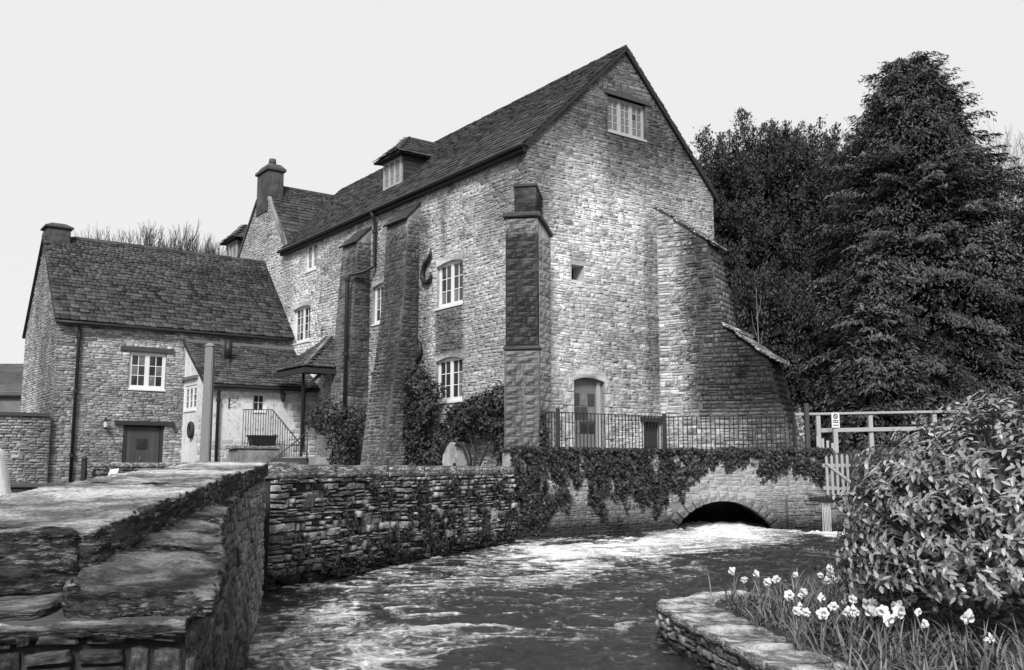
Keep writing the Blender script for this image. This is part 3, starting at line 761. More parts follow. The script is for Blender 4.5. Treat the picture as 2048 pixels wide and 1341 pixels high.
W4e = Wall(*W4.pt(1.62,0)[:2], ph4+math.pi/2, lambda v: .02, lambda v: TK-.02, 1., 8.)
for v in np.arange(1.05, 7.6, .16):      # stones of the sloping outer face
    uu = R4(v+.08); sl = (R4(v+.16)-R4(v))
    if abs(sl) > .18: continue
    x = 0.
    while x < TK-.05:
        wd = min(rnd.uniform(.2,.5), TK-x); pp = W4.pt(uu, v+.08, -(x+wd/2))
        M = Matrix.Translation(pp) @ Matrix.Rotation(ph4+math.pi/2, 4, 'Z') @ Matrix.Rotation(math.atan2(-sl,.16), 4, 'X') @ Matrix.Diagonal((wd-.015, .03, .145, 1))
        P4.add(M, rnd.random(), W4e.normal()); x += wd
P4.finish()
def slab4(u0, v0, u1, v1, th=.08, ex=.08, name='weathering_slab'):
    a0, a1 = W4.pt(u0,v0,ex), W4.pt(u1,v1,ex); b0, b1 = W4.pt(u0,v0,-TK-ex), W4.pt(u1,v1,-TK-ex)
    d = Vector((0,0,th)); q = MB(); q.hexa([a0,a1,b1,b0,a0+d,a1+d,b1+d,b0+d]); ob = q.build(name, M_capr, b4, bevel=.02)
slab4(-.05,8.98,.62,8.58); slab4(.52,8.56,1.16,8.16,.09,.1); slab4(1.0,8.2,1.66,7.76,.08,.08)
slab4(1.84,5.46,2.34,5.2,.11,.1); slab4(2.2,5.2,2.84,4.74,.08,.12); slab4(2.7,4.78,3.3,4.4,.1,.12)

# ================================================================ the cottage
cot = thing('cottage', 'two storey stone cottage with big slate roof left of the mill', 'cottage', (-8.1, 14.4, 1.0), mill=True)
CE, CR, CY, CB = 6.5, 9.7, 17.4, 19.8
cops = [(2.29,3.51,4.28,5.52), (2.23,3.53,.9,3.06)]
C1 = Wall(-8.1, 14.4, 0, lambda v: 0., lambda v: 8.1, .6, CE, cops)
C2 = Wall(-8.1, CB, -math.pi/2, lambda v: 0. if v < CE else (v-CE)/(CR-CE)*(CB-CY), lambda v: CB-14.4 if v < CE else (CB-14.4)-(v-CE)/(CR-CE)*(CY-14.4), .6, CR-.05, (), brk=[CE])
mb = MB(); C1.backing(mb); C2.backing(mb); mb.add([(-8.1,CB,.6),(0,CB,.6),(0,CB,CE),(-8.1,CB,CE)], [(0,1,2,3)])
mb.build('wall', M_cotmort, cot)
P = Pieces(cot, M_cot, SVF, 'stone', 'rubble_stones')
C1.lay(P, (.055,.115), (.12,.42), gap=.008, dr=(.005,.022), tilt=.025, wav=.05); C2.lay(P, (.055,.11), (.12,.36), gap=.009, dr=(.006,.02), tilt=.02)
P.finish()
RC = RoofPlane((-8.2, 14.22, CE-.18*(CR-CE)/3.0+.07), (1,0,0), Vector((0,3.0,CR-CE)).normalized(), math.hypot(3.18, (CR-CE)*1.06), lambda s: 0., lambda s: 8.18)
RC2 = RoofPlane((0, CB+.15, CE-.1), (-1,0,0), Vector((0,-(CB-CY)-.15,CR-CE+.1)).normalized(), math.hypot(CB-CY+.15, CR-CE+.1), lambda s: 0., lambda s: 8.2)
mb = MB(); RC.sheet(mb); RC2.sheet(mb); mb.build('roof', M_slatebk, cot)
S_ = Pieces(cot, stone_mat('cottage_slate', .085, .5, mottle=.6, rough=.85, lichen=.6), LV, 'roof_slate', 'roof_slates'); RC.lay(S_, .21, .13, (.14,.36), (.022,.045)); S_.finish()
for i in range(15):
    q = MB(); x = -7.15+i*.48; q.prism([(x, CY-.17, CR+.02), (x, CY+.17, CR+.02), (x, CY, CR+.17+rnd.uniform(-.01,.01))], (.47,0,0)); ob = q.build('ridge_tile', M_slate, cot); ob.color = (rnd.random(),)*3+(1,)
q = MB(); q.box(-8.11, CY-.38, 9.1, -7.34, CY+.38, 10.0); ch = q.build('chimney', M_chim, cot, bevel=.02)
q = MB(); q.box(-8.19, CY-.46, 10.0, -7.26, CY+.46, 10.08); q.build('chimney_cap', M_slate, ch, bevel=.015)
q = MB(); q.hexa([(-8.15,CY-.42,10.08),(-7.3,CY-.42,10.08),(-7.3,CY+.42,10.08),(-8.15,CY+.42,10.08),(-7.95,CY-.25,10.2),(-7.5,CY-.25,10.2),(-7.5,CY+.25,10.2),(-7.95,CY+.25,10.2)]); q.build('chimney_flaunching', M_slate, ch)
window(cot, C1, 2.29, 3.51, 4.28, 5.52, 2, 2, 3, recess=.07, curtain=.25, fw=.08)
q = MB(); q.box(-6.12, 14.34, 5.54, -4.35, 14.5, 5.68); q.build('lintel', M_oak, cot)
q = MB(); q.box(-6.16, 14.29, 3.06, -4.26, 14.5, 3.2); q.build('lintel', M_wood, cot)
q = MB(); q.box(-5.86, 14.5, 1.0, -4.58, 14.56, 3.05); dr = q.build('door', M_wood, cot)
for i in range(7):
    k = MB(); x = -5.76+i*.155; k.box(x, 14.475, 1.02, x+.15, 14.499, 3.0); k.build('board', simple('door_board_%d' % i, .055+.02*rnd.random(), .75, 9., .4), dr)
k = MB(); k.box(-5.42, 14.45, 2.28, -5.08, 14.474, 2.62); k.build('door_light', M_glass, dr)
k = MB(); k.tube([(-5.3,14.45,2.0),(-5.3,14.42,1.98),(-5.3,14.42,1.9)], .02, 6); k.build('knocker', M_lead, dr)
for x in (-5.86, -4.66):
    k = MB(); k.box(x, 14.43, 1.0, x+.085, 14.53, 3.05); k.build('door_post', M_wood, dr)
q = MB(); q.tube([(x, 14.13, CE-.2+.0*x) for x in np.linspace(-8.2, -.3, 10)], .06, 8); q.build('gutter', M_iron, cot, smooth=True)
pipe(cot, [(-7.45,14.14,6.3),(-7.45,14.26,6.15),(-7.45,14.28,6.0),(-7.45,14.28,1.2)], .055, collars=((-7.45,14.28,5.9),(-7.45,14.28,4.1),(-7.45,14.28,2.05)))
def wall_lamp(x, y, z, n, label, hang=False):
    t = thing('wall_lantern', label, 'lamp', (x, y, z), mill=True, group=None)
    q = MB(); q.tube([(x,y+n,z+.12),(x,y+n*.4,z+.2),(x,y,z+.16)], .014, 6); q.build('bracket', M_iron, t)
    q = MB(); q.tube([(x,y,z-.12),(x,y,z+.08)], [.06,.085], 6); q.build('lamp_glass', M_glow if not hang else M_iron, t)
    q = MB(); q.tube([(x,y,z+.08),(x,y,z+.17)], [.12,.02], 6); q.build('lamp_cap', M_iron, t)
    q = MB(); q.tube([(x,y,z-.2),(x,y,z-.12)], [.02,.075], 6); q.build('lamp_base', M_iron, t)
wall_lamp(-6.5, 14.18, 3.08, .2, 'small black wall lantern left of the dark cottage door')
wall_lamp(-1.35, 12.0, 4.06, .18, 'dark wall lantern on the pale extension right of its small window', True)
# ================================================================ the low extension
ext = thing('cottage_extension', 'low pale limewashed extension with mossy slate roof before the cottage', 'outbuilding', (-3.95, 12.2, 1.0), mill=True)
E1 = Wall(-3.95, 12.2, 0, lambda v: 0., lambda v: 3.95, .6, 4.42, [(1.62,2.08,3.53,4.14)])
E2 = Wall(-3.95, 14.4, -math.pi/2, lambda v: 0., lambda v: 2.2 if v < 4.42 else 2.2-(v-4.42)/1.5*2.2, .6, 5.9, [(.1,1.35,3.58,4.66)], brk=[4.42])
mb = MB(); E1.backing(mb, .15)
E2 = Wall(-3.95, 14.4, -math.pi/2, lambda v: 0., lambda v: 2.2 if v < 4.42 else 2.2-(v-4.42)/1.5*2.2, .6, 5.9, [(.1,1.35,3.58,4.42)], brk=[4.42])
E2.backing(mb, .1); mb.build('wall', M_lime, ext)
P = Pieces(ext, stone_mat('extension_stone', .62, .3, mottle=.35, bump=.6), SV, 'stone', 'rubble_stones', 300)
E1.lay(P, (.16,.24), (.3,.45), dr=(.02,.05), skip=lambda u, v: u < 2.95)
E1.lay(P, (.16,.26), (.3,.6), dr=(.006,.014), v1=2.6, skip=lambda u, v: u > 2.95)
E2.lay(P, (.18,.26), (.28,.5), dr=(.006,.014), v1=3.4, skip=lambda u, v: u < 1.5)
P.finish()
le = math.hypot(2.4, 1.64)
RE = RoofPlane((-4.05, 12.0, 4.36), (1,0,0), Vector((0,2.4,1.64)).normalized(), le, lambda s: 0., lambda s: 4.02)
mb = MB(); RE.sheet(mb); mb.build('roof', M_slatebk, ext)
S_ = Pieces(ext, M_moss_slate, LV, 'roof_slate', 'roof_slates'); RE.lay(S_, .17, .13, (.16,.36), (.025,.045)); S_.finish()
q = MB(); q.box(-4.0, 14.22, 5.92, 0, 14.37, 6.06); q.build('flashing', M_lead, ext)
q = MB(); q.hexa([(-4.02,11.98,4.34),(-3.9,11.98,4.34),(-3.9,14.36,5.96),(-4.02,14.36,5.96),(-4.02,11.98,4.41),(-3.9,11.98,4.41),(-3.9,14.36,6.03),(-4.02,14.36,6.03)]); q.build('bargeboard', M_lead, ext)
q = MB(); q.tube([(x, 11.93, 4.3) for x in np.linspace(-4.1, -.2, 8)], .06, 8); q.build('gutter', M_iron, ext, smooth=True)
pipe(ext, [(-3.55,11.93,4.28),(-3.55,12.05,4.1),(-3.55,12.08,3.95),(-3.55,12.08,1.1)], .055, collars=((-3.55,12.08,3.85),(-3.55,12.08,1.6)))
pipe(ext, [(-.55,11.93,4.28),(-.55,12.05,4.1),(-.55,12.08,3.9),(-.55,12.08,2.3)], .05)
window(ext, E1, 1.62, 2.08, 3.53, 4.14, 1, 2, 2, recess=.07, fw=.04, curtain=.1)
window(ext, E2, .1, 1.35, 3.58, 4.40, 3, 1, 3, recess=.02, fw=.06, curtain=.8)
q = MB(); q.box(-4.05, 12.95, 4.62, -3.93, 14.35, 4.72); q.build('window_hood', M_lead, ext)
q = MB(); q.tube([(-2.86,13.25,5.0),(-2.86,13.25,5.35)], .13, 12); q.tube([(-2.86,13.25,5.35),(-2.86,13.25,6.0)], [.12,.14], 12); q.build('flue', M_iron, ext, smooth=True)
q = MB(); q.tube([(-2.86,13.25,4.9),(-2.86,13.25,5.12)], .15, 12); q.build('flue_pot', M_lead, ext, smooth=True)
# bracket for a sign, wreath
t = thing('sign_bracket', 'small black iron bracket on the pale extension wall', 'bracket', (-3.16, 12.05, 3.7), mill=True)
q = MB(); q.bar((-3.16,12.17,3.6), (-3.16,12.17,3.95), .03); q.build('back_bar', M_iron, t)
q = MB(); q.tube([(-3.16,12.15,3.93),(-2.9,12.0,3.93)], .014, 6); q.tube([(-3.16,12.15,3.68),(-3.0,12.06,3.8),(-2.93,12.02,3.92)], .012, 6); q.build('arm', M_iron, t)
t = thing('wreath', 'dark round wreath hanging on the end wall of the pale extension', 'wreath', (-4.05, 13.35, 2.72), mill=True)
q = MB(); q.tube([(-4.02, 13.3+.17*math.cos(a), 2.9+.22*math.sin(a)) for a in np.linspace(0, 2*math.pi, 20)], .07, 8, False); q.build('ring', M_wood, t, smooth=True)
# ================================================================ porch, steps, railings
por = thing('porch', 'small slate roofed porch tucked between buttress and pale extension', 'porch', (-.8, 10.5, 2.0), mill=True)
A, B, Cc, D_, AP = Vector((-1.75,11.75,4.85)), Vector((-1.75,9.35,4.85)), Vector((0,9.35,4.85)), Vector((0,11.75,4.85)), Vector((0,11.2,6.1))
q = MB(); q.add([A,B,Cc,D_,AP], [(0,1,4),(1,2,4),(3,0,4),(0,3,2,1)]); q.build('roof', M_slatebk, por)
S_ = Pieces(por, M_moss_slate, LV, 'roof_slate', 'roof_slates')
l1 = math.hypot(1.75, 1.25)
RoofPlane(A, (0,-1,0), Vector((1.75,0,1.25)), l1, lambda s: .55*s/l1, lambda s: 2.4-1.85*s/l1).lay(S_, .22, .16, (.2,.42), (.025,.045))
l2 = math.hypot(1.85, 1.25)
RoofPlane(B, (1,0,0), Vector((0,1.85,1.25)), l2, lambda s: 1.75*s/l2, lambda s: 1.75).lay(S_, .22, .16, (.2,.42), (.025,.045)); S_.finish()
q = MB(); q.bar(B+Vector((0,0,.06)), AP+Vector((0,0,.08)), .11, .06); q.build('hip_tile', M_cotmort, por)
q = MB(); q.bar(A-Vector((0,0,.12)), B-Vector((0,0,.12)), .09, .16); q.bar(B-Vector((0,0,.121)), Cc-Vector((0,0,.121)), .09, .16); q.build('eave_beam', M_wood, por)
for x, y in ((-1.5,10.05),):
    q = MB(); q.box(x-.035, y-.035, 2.0, x+.035, y+.035, 4.72); q.build('post', M_iron, por)
q = MB(); q.box(-1.7, 9.42, 1.0, 0, 11.7, 2.0); q.build('floor', M_terrm, por)
q = MB(); q.bar((-1.6,9.5,4.2),(-1.1,9.5,4.72), .09); q.build('brace', M_wood, por)
st = thing('steps', 'dark stone steps climbing to the slate roofed porch', 'steps', (-2.4, 10.5, 1.05), mill=True)
for i in range(4):
    q = MB(); q.box(-1.72-.34*(i+1), 9.0, 1.05, -1.72-.34*i+.02, 11.5, 1.96-.22*i); q.build('step', simple('step_stone_%d' % i, .07+.02*i, .9, 5., .4), st, bevel=.02)
pl = thing('stone_plinth', 'low stone block below the iron stair railing', 'plinth', (-2.5, 11.5, 1.05), mill=True)
q = MB(); q.box(-3.2, 11.15, 1.0, -1.75, 11.95, 2.25); q.build('wall', M_cotmort, pl, bevel=.03)
q = MB(); q.box(-3.3, 11.1, 2.25, -1.7, 11.98, 2.36); q.build('cap', M_capr, pl, bevel=.02)
rl = thing('stair_railing', 'slender iron stair railing before the pale extension wall', 'railing', (-2.0, 11.3, 2.36), mill=True)
pts = [(-2.98,3.52),(-2.0,3.55),(-.95,2.42)]
for (a, b), (c, d) in zip(pts, pts[1:]):
    q = MB(); q.bar((a,11.3,b),(c,11.3,d), .035, .025); q.build('top_rail', M_iron, rl)
for x in np.arange(-2.98, -.95, .085):
    zt = np.interp(x, [p[0] for p in pts], [p[1] for p in pts]); zb = 2.36 if x < -1.7 else 2.0
    if zt - zb < .08: continue
    q = MB(); q.tube([(x,11.3,zb),(x,11.3,zt)], .011, 5); q.build('bar', M_iron, rl)
q = MB(); q.bar((-2.98,11.3,2.45),(-1.0,11.3,2.38), .03, .02); q.build('bottom_rail', M_iron, rl)
tr = thing('planter_trough', 'dark planting trough on the block by the stair railing', 'trough', (-2.2, 11.5, 2.36), mill=True)
q = MB(); q.hexa([(-2.6,11.36,2.36),(-1.85,11.36,2.36),(-1.85,11.7,2.36),(-2.6,11.7,2.36),(-2.66,11.32,2.66),(-1.79,11.32,2.66),(-1.79,11.74,2.66),(-2.66,11.74,2.66)]); q.build('trough_body', M_wood, tr, bevel=.02)
q = MB(); q.box(-2.69, 11.30, 2.66, -1.76, 11.76, 2.71); q.build('rim', M_wood, tr)
# handrail of the steps
hr = thing('step_handrail', 'thin sloping handrail on the dark porch steps', 'handrail', (-3.0, 9.2, 1.05), mill=True)
for y in (8.95, 11.45):
    q = MB(); q.tube([(-1.8,y,2.75),(-3.1,y,1.75),(-3.2,y,1.05)], .02, 6); q.tube([(-1.8,y,1.9),(-1.8,y,2.75)], .02, 6); q.build('rail', M_oak, hr, smooth=True)
# tall plain post in the yard
po = thing('yard_post', 'tall plain pale post standing in front of the extension', 'post', (-7.56, 24.0, 1.05))
q = MB(); q.hexa([(-7.69,23.89,1.0),(-7.45,23.89,1.0),(-7.45,24.11,1.0),(-7.69,24.11,1.0),(-7.66,23.9,4.68),(-7.46,23.9,4.68),(-7.46,24.1,4.68),(-7.66,24.1,4.68)]); q.build('shaft', M_post, po, bevel=.02)
q = MB(); q.hexa([(-7.68,23.88,4.68),(-7.44,23.88,4.68),(-7.44,24.12,4.68),(-7.68,24.12,4.68),(-7.6,23.96,4.76),(-7.52,23.96,4.76),(-7.52,24.04,4.76),(-7.6,24.04,4.76)]); q.build('cap', M_post, po)
# garden wall running on from the cottage, far house
gw = thing('boundary_wall', 'coursed stone boundary wall running left from the cottage corner', 'wall', (-10.5, 14.2, 1.0), mill=True)
G1 = Wall(-14.5, 14.15, 0, lambda v: 0., lambda v: 6.35, .6, 3.25)
mb = MB(); mb.box(-14.5, 14.15, .6, -8.15, 14.6, 3.25); mb.build('wall', M_cotmort, gw)
P = Pieces(gw, M_cot, SV, 'stone', 'rubble_stones'); G1.lay(P, (.07,.11), (.15,.45), dr=(.02,.05)); P.finish()
mb = MB(); mb.box(-14.5, 14.05, 3.25, -8.2, 14.7, 3.36); mb.build('coping', M_slate, gw)
fh = thing('distant_house', 'small distant stone house with slate roof at the left edge', 'house', (-27, 50, 2.0))
q = MB(); q.box(-34, 48, 1.5, -23.2, 54, 5.4); q.add([(-23.2,48,5.4),(-23.2,54,5.4),(-23.2,51,7.2)], [(0,1,2)]); q.build('wall', M_cotmort, fh)
RF = RoofPlane((-34.2, 47.7, 5.2), (1,0,0), Vector((0,3.3,1.9)).normalized(), math.hypot(3.3,1.9), lambda s: 0., lambda s: 10.8)
mb = MB(); RF.sheet(mb); mb.prism([(-34.2,51,7.1),(-34.2,54.3,5.2),(-34.2,54.3,5.1),(-34.2,51,7.0)], (10.9,0,0)); mb.build('roof', M_slate, fh)
q = MB(); q.box(-25.0, 47.96, 3.2, -24.4, 48.02, 4.0); q.build('window', M_glass, fh)
# ================================================================ ground and river
RIV = np.array([(-.9,-5),(-1.2,3.4),(-3.2,12.6),(-3.35,13.4),(0.0,21.5),(3.95,24.5),(3.95,28.),(6.5,28.),(6.5,24.5),(7.9,24.3),(7.7,21),(6.3,17),(4.1,13),(2.5,10.6),(1.6,10.05),(1.75,8.5),(1.95,6.7),(2.2,3),(2.4,-5)])
def poly_sd(X, Y, P):
    """signed distance to polygon, negative inside"""
    d = np.full(X.shape, 1e9); ins = np.zeros(X.shape, bool); n = len(P)
    for i in range(n):
        x0, y0 = P[i]; x1, y1 = P[(i+1) % n]; ex, ey = x1-x0, y1-y0
        t = np.clip(((X-x0)*ex+(Y-y0)*ey)/(ex*ex+ey*ey), 0, 1)
        d = np.minimum(d, np.hypot(X-x0-t*ex, Y-y0-t*ey))
        c = ((y0 > Y) != (y1 > Y)) & (X < (x1-x0)*(Y-y0)/(y1-y0+1e-12)+x0); ins ^= c
    return np.where(ins, -d, d)
def land(X, Y):
    lx = (X-O.x)*EX.x + (Y-O.y)*EX.y; ly = (X-O.x)*EY.x + (Y-O.y)*EY.y
    leftx = np.interp(Y, [-5,3.4,12.6,21.5,24.5,40], [-.9,-1.2,-3.2,0.,3.95,3.95])
    left = X < leftx
    zl = np.where((ly < 8.5) & (lx > -3.2), 1.35, 1.05)
    zl = np.where(Y < 12, .9, zl)
    zt = 2.0
    zr = np.interp(Y, [-5,0,9,12,18,22.5,25], [.1,.15,.3,.5,.95,1.75,2.02]) + .03*np.clip(X-4, 0, 8)
    terr = (Y > 21) & ((lx > .3) | (ly < -.3)) & (X < 12)
    z = np.where(left & ~((lx > .3) & (Y > 21)), zl, np.where(terr, zt, zr))
    far = np.clip((np.hypot(X, Y)-45)/120, 0, 1)
    return z + far*9
def sgrid(lo, hi, fine_lo, fine_hi, step, k=1.18):
    a = list(np.arange(fine_lo, fine_hi+1e-6, step)); s = step; x = a[-1]
    while x < hi: s *= k; x += s; a.append(x)
    s = step; x = a[0]; b = []
    while x > lo: s *= k; x -= s; b.append(x)
    return np.array(b[::-1]+a)
gx = sgrid(-600, 600, -14, 16, .2); gy = sgrid(-200, 900, 0, 32, .2)
XX, YY = np.meshgrid(gx, gy); sd = poly_sd(XX, YY, RIV)
ZZ = land(XX, YY); ZZ += (np.sin(XX*1.7+YY*.6)*np.cos(YY*1.3-XX*.4))*.02
f = np.clip((sd-.12)/.16, 0, 1); ZZ = -.75*(1-f) + ZZ*f
nx, ny = len(gx), len(gy); idx = np.arange(nx*ny).reshape(ny, nx)
F = np.stack([idx[:-1,:-1], idx[:-1,1:], idx[1:,1:], idx[1:,:-1]], -1).reshape(-1, 4)
g = NG('grass_and_earth'); p = g.pos(); n1 = g.noise(p, .8, 5, .6); n2 = g.noise(p, 14., 5, .7)
g.color(g.math('MULTIPLY', g.math('MULTIPLY_ADD', n1, .10, .03), g.math('MULTIPLY_ADD', n2, 1.2, .4))); g.p.inputs['Roughness'].default_value = .95; g.p.inputs['Specular IOR Level'].default_value = .1
g.bump(n2, .8, .04); M_ground = g.m
gr = np_mesh('ground', np.stack([XX, YY, ZZ], -1).reshape(-1, 3), F, M_ground, None, smooth=True, kind='structure')
# paved terrace over the culvert, in front of the gable
q = MB(); q.prism([(0.6,22.3,1.9),(3.9,24.65,1.9),(7.7,24.45,1.9),(8.3,30,1.9),(2,30,1.9)], (0,0,.11)); t = q.build('terrace_paving', M_terrm); t['kind'] = 'structure'

# ---- water
wx = np.arange(-4.2, 8.6, .055); wy = np.arange(1.5, 28.2, .055)
XX, YY = np.meshgrid(wx, wy); sd = poly_sd(XX, YY, RIV)
ctr = np.array([(5.6,25.5),(5.35,24.0),(4.2,22.0),(2.6,20.2),(1.0,18.0),(-.2,15.0),(-.8,11.5),(-.2,7.),(.3,2.)])
def path_d(X, Y):
    d = np.full(X.shape, 1e9); s = np.zeros(X.shape); acc = 0; dx = np.zeros(X.shape); dy = np.zeros(X.shape)
    for (x0, y0), (x1, y1) in zip(ctr, ctr[1:]):
        ex, ey = x1-x0, y1-y0; l = math.hypot(ex, ey); t = np.clip(((X-x0)*ex+(Y-y0)*ey)/(l*l), 0, 1)
        dd = np.hypot(X-x0-t*ex, Y-y0-t*ey); m = dd < d
        d = np.where(m, dd, d); s = np.where(m, acc+t*l, s); dx = np.where(m, ex/l, dx); dy = np.where(m, ey/l, dy); acc += l
    return d, s, dx, dy
pd, ps, fdx, fdy = path_d(XX, YY)
# lateral coordinate for flow-aligned texture
lat = np.where((XX*0+1) > 0, pd, pd)
keep = sd < .45
H = np.zeros(XX.shape); RID = np.zeros(XX.shape)
it = np.argwhere(keep)
amp_s = np.interp(ps, [0,2,5,9,14,20,26], [1.7,1.7,1.4,1.,.8,.7,.7])
for (j, i) in it:
    x, y = XX[j,i], YY[j,i]
    a = noise.noise((x*.55, y*.7, .3)); b = noise.noise((x*1.3+a*.8, y*1.6+a, 7.1)); c = noise.noise((x*2.7+b*.6, y*3.1+b*.8, 3.3)); e = noise.noise((x*5.5+c*.4, y*6.2, 9.))
    H[j,i] = .05*a + .055*(1-2*abs(b)) + .034*(1-2*abs(c)) + .016*(1-2*abs(e))
    RID[j,i] = (1-2.4*abs(b))*.5 + (1-2.4*abs(c))*.35 + a*.25
H *= amp_s
H += .10*np.exp(-(pd/1.1)**2)*np.clip(1-ps/6., 0, 1)
foam_glint = np.exp(-(pd/np.interp(ps,[0,3,8,14],[1.0,1.5,2.2,3.]))**2)*np.interp(ps, [0,.6,2,5,7.5,10,13,16,20,30], [.34,.37,.33,.27,.22,.18,.15,.13,.12,.12])
foam_glint = foam_glint + .12*np.clip(RID, -.4, 1) + .12  # base and crest terms also paint sky glints on the ripples as white
foam_glint += .45*np.exp(-((XX-7.4)**2+(YY-23.2)**2)/.35)
idx = np.arange(XX.size).reshape(XX.shape)
F = np.stack([idx[:-1,:-1], idx[:-1,1:], idx[1:,1:], idx[1:,:-1]], -1).reshape(-1, 4)
kf = keep.ravel()[F].all(1); F = F[kf]; used = np.unique(F); remap = np.full(XX.size, -1); remap[used] = np.arange(len(used))
V = np.stack([XX, YY, H], -1).reshape(-1, 3)[used]
g = NG('river_water'); p = g.pos()
rot = g.n('VectorRotate', rotation_type='Z_AXIS'); g.t.links.new(p, rot.inputs[0]); rot.inputs['Angle'].default_value = R(-8)
st = g.mulv(rot.outputs[0], (1.7, .85, 1.))
at = g.n('Attribute', attribute_name='foam_glint'); fo = at.outputs['Fac']
n1 = g.noise(st, 4.2, 8, .72, .8); n2 = g.noise(st, 14., 6, .75, .8)
rg_ = g.noise(st, 7.5, 6, .65, .5, 'RIDGED_MULTIFRACTAL'); lo_ = g.noise(st, .7, 3, .6)
thr = g.math('ADD', g.math('ADD', g.math('MULTIPLY', n1, .75), g.math('MULTIPLY', n2, .55)), g.math('ADD', g.math('MULTIPLY', rg_, .16), g.math('MULTIPLY', lo_, .3)))
mask = g.ramp(g.math('ADD', fo, g.math('SUBTRACT', thr, 1.05)), .0, .26)
fine = g.noise(p, 60., 3, .6)
g.color(g.mixf(mask, .018, g.math('MULTIPLY_ADD', fine, .2, .72)))
g.put(g.p.inputs['Roughness'], g.math('MULTIPLY_ADD', mask, .6, .07)); g.p.inputs['IOR'].default_value = 1.33
g.bump(g.math('ADD', g.math('MULTIPLY', n2, .5), g.math('MULTIPLY', n1, .8)), .8, .07)
M_water = g.m
np_mesh('river_water', V, remap[F], M_water, None, smooth=True, attrs={'foam_glint': foam_glint.ravel()[used]}, kind='structure')

# ================================================================ river walls
def straight_wall(a, b):
    a = Vector(a); b = Vector(b); d = b-a; return a, math.atan2(d.y, d.x), d.length
# far wall with flat capping (runs up to the mill)
A, phi, Ln = straight_wall((-3.3,13.3), (0.03,21.4))
rw = thing('river_wall', 'dark rubble river wall with flat stone capping below the mill garden', 'wall', (-1.6, 17.4, 0))
W2 = Wall(A.x, A.y, phi, lambda v: 0., lambda v: Ln, -.7, 1.53)
mb = MB(); mb.hexa([W2.pt(0,-.7), W2.pt(Ln,-.7), W2.pt(Ln,-.7,-.45), W2.pt(0,-.7,-.45), W2.pt(0,1.53), W2.pt(Ln,1.53), W2.pt(Ln,1.53,-.45), W2.pt(0,1.53,-.45)]); mb.build('wall_core', M_rivmort, rw)
P = Pieces(rw, M_river, SV2, 'stone', 'rubble_stones')
W2.lay(P, (.04,.15), (.08,.36), gap=.022, dr=(.02,.11), tilt=.05); P.finish()
u = -.05
def rough_hexa(c, n, amp=.02, freq=3., seed=0., bed=0., name='slab', mat=None, par=None, oct=4, bedaxis=None, chip=0.):
    """a subdivided stone block whose faces and edges are broken up by noise"""
    c = [Vector(p) for p in c]; nu, nv, nw = n; pts = {}; V = []; Fs = []
    def tri(i, j, k):
        a, b, d = i/nu, j/nv, k/nw
        return ((c[0]*(1-a)+c[1]*a)*(1-b) + (c[3]*(1-a)+c[2]*a)*b)*(1-d) + ((c[4]*(1-a)+c[5]*a)*(1-b) + (c[7]*(1-a)+c[6]*a)*b)*d
    cen = sum(c, Vector())/8
    def vid(i, j, k):
        key = (i, j, k)
        if key in pts: return pts[key]
        p = tri(i, j, k); s = Vector((seed, seed*1.7, -seed))
        q = p*freq + s; dv = Vector((0,0,0)); a_ = 1.; fq = 1.
        for o_ in range(oct):
            dv += noise.noise_vector(q*fq)*a_; a_ *= .6; fq *= 2.1
        p2 = p + dv*amp
        if bed:
            al = bedaxis; t = p.dot(al); r = (p - al*t)
            q2 = Vector((t*.9, r.length*4.5, p.z*9.)) + s
            b_ = noise.noise(q2) + .5*noise.noise(q2*2.3)
            p2.z += bed*b_*(1 if k == nw else .4)
        edge = (i in (0, nu)) + (j in (0, nv)) + (k in (0, nw))
        if edge >= 2 and chip:
            m = noise.noise(p*5.+s)*.5+.5
            p2 += (cen - p).normalized()*chip*(m+.2)
        pts[key] = len(V); V.append(p2); return pts[key]
    for k in (0, nw):
        for i in range(nu):
            for j in range(nv): Fs.append((vid(i,j,k), vid(i+1,j,k), vid(i+1,j+1,k), vid(i,j+1,k)))
    for j in (0, nv):
        for i in range(nu):
            for k in range(nw): Fs.append((vid(i,j,k), vid(i+1,j,k), vid(i+1,j,k+1), vid(i,j,k+1)))
    for i in (0, nu):
        for j in range(nv):
            for k in range(nw): Fs.append((vid(i,j,k), vid(i,j+1,k), vid(i,j+1,k+1), vid(i,j,k+1)))
    m = MB(); m.v = V; m.f = [list(f) for f in Fs]
    return m.build(name, mat, par, smooth=True)
while u < Ln-.1:
    l = min(rnd.uniform(1.0,1.7), Ln-u); z = 1.72-.03*(u/Ln)
    rough_hexa([W2.pt(u,1.53,.07), W2.pt(u+l-.012,1.53,.07), W2.pt(u+l-.012,1.53,-.5), W2.pt(u,1.53,-.5), W2.pt(u,z,.07), W2.pt(u+l-.012,z,.07), W2.pt(u+l-.012,z,-.5), W2.pt(u,z,-.5)], (12,5,3), .012, 4., u, name='capping_stone', mat=M_capr, par=rw, chip=.012)
    u += l
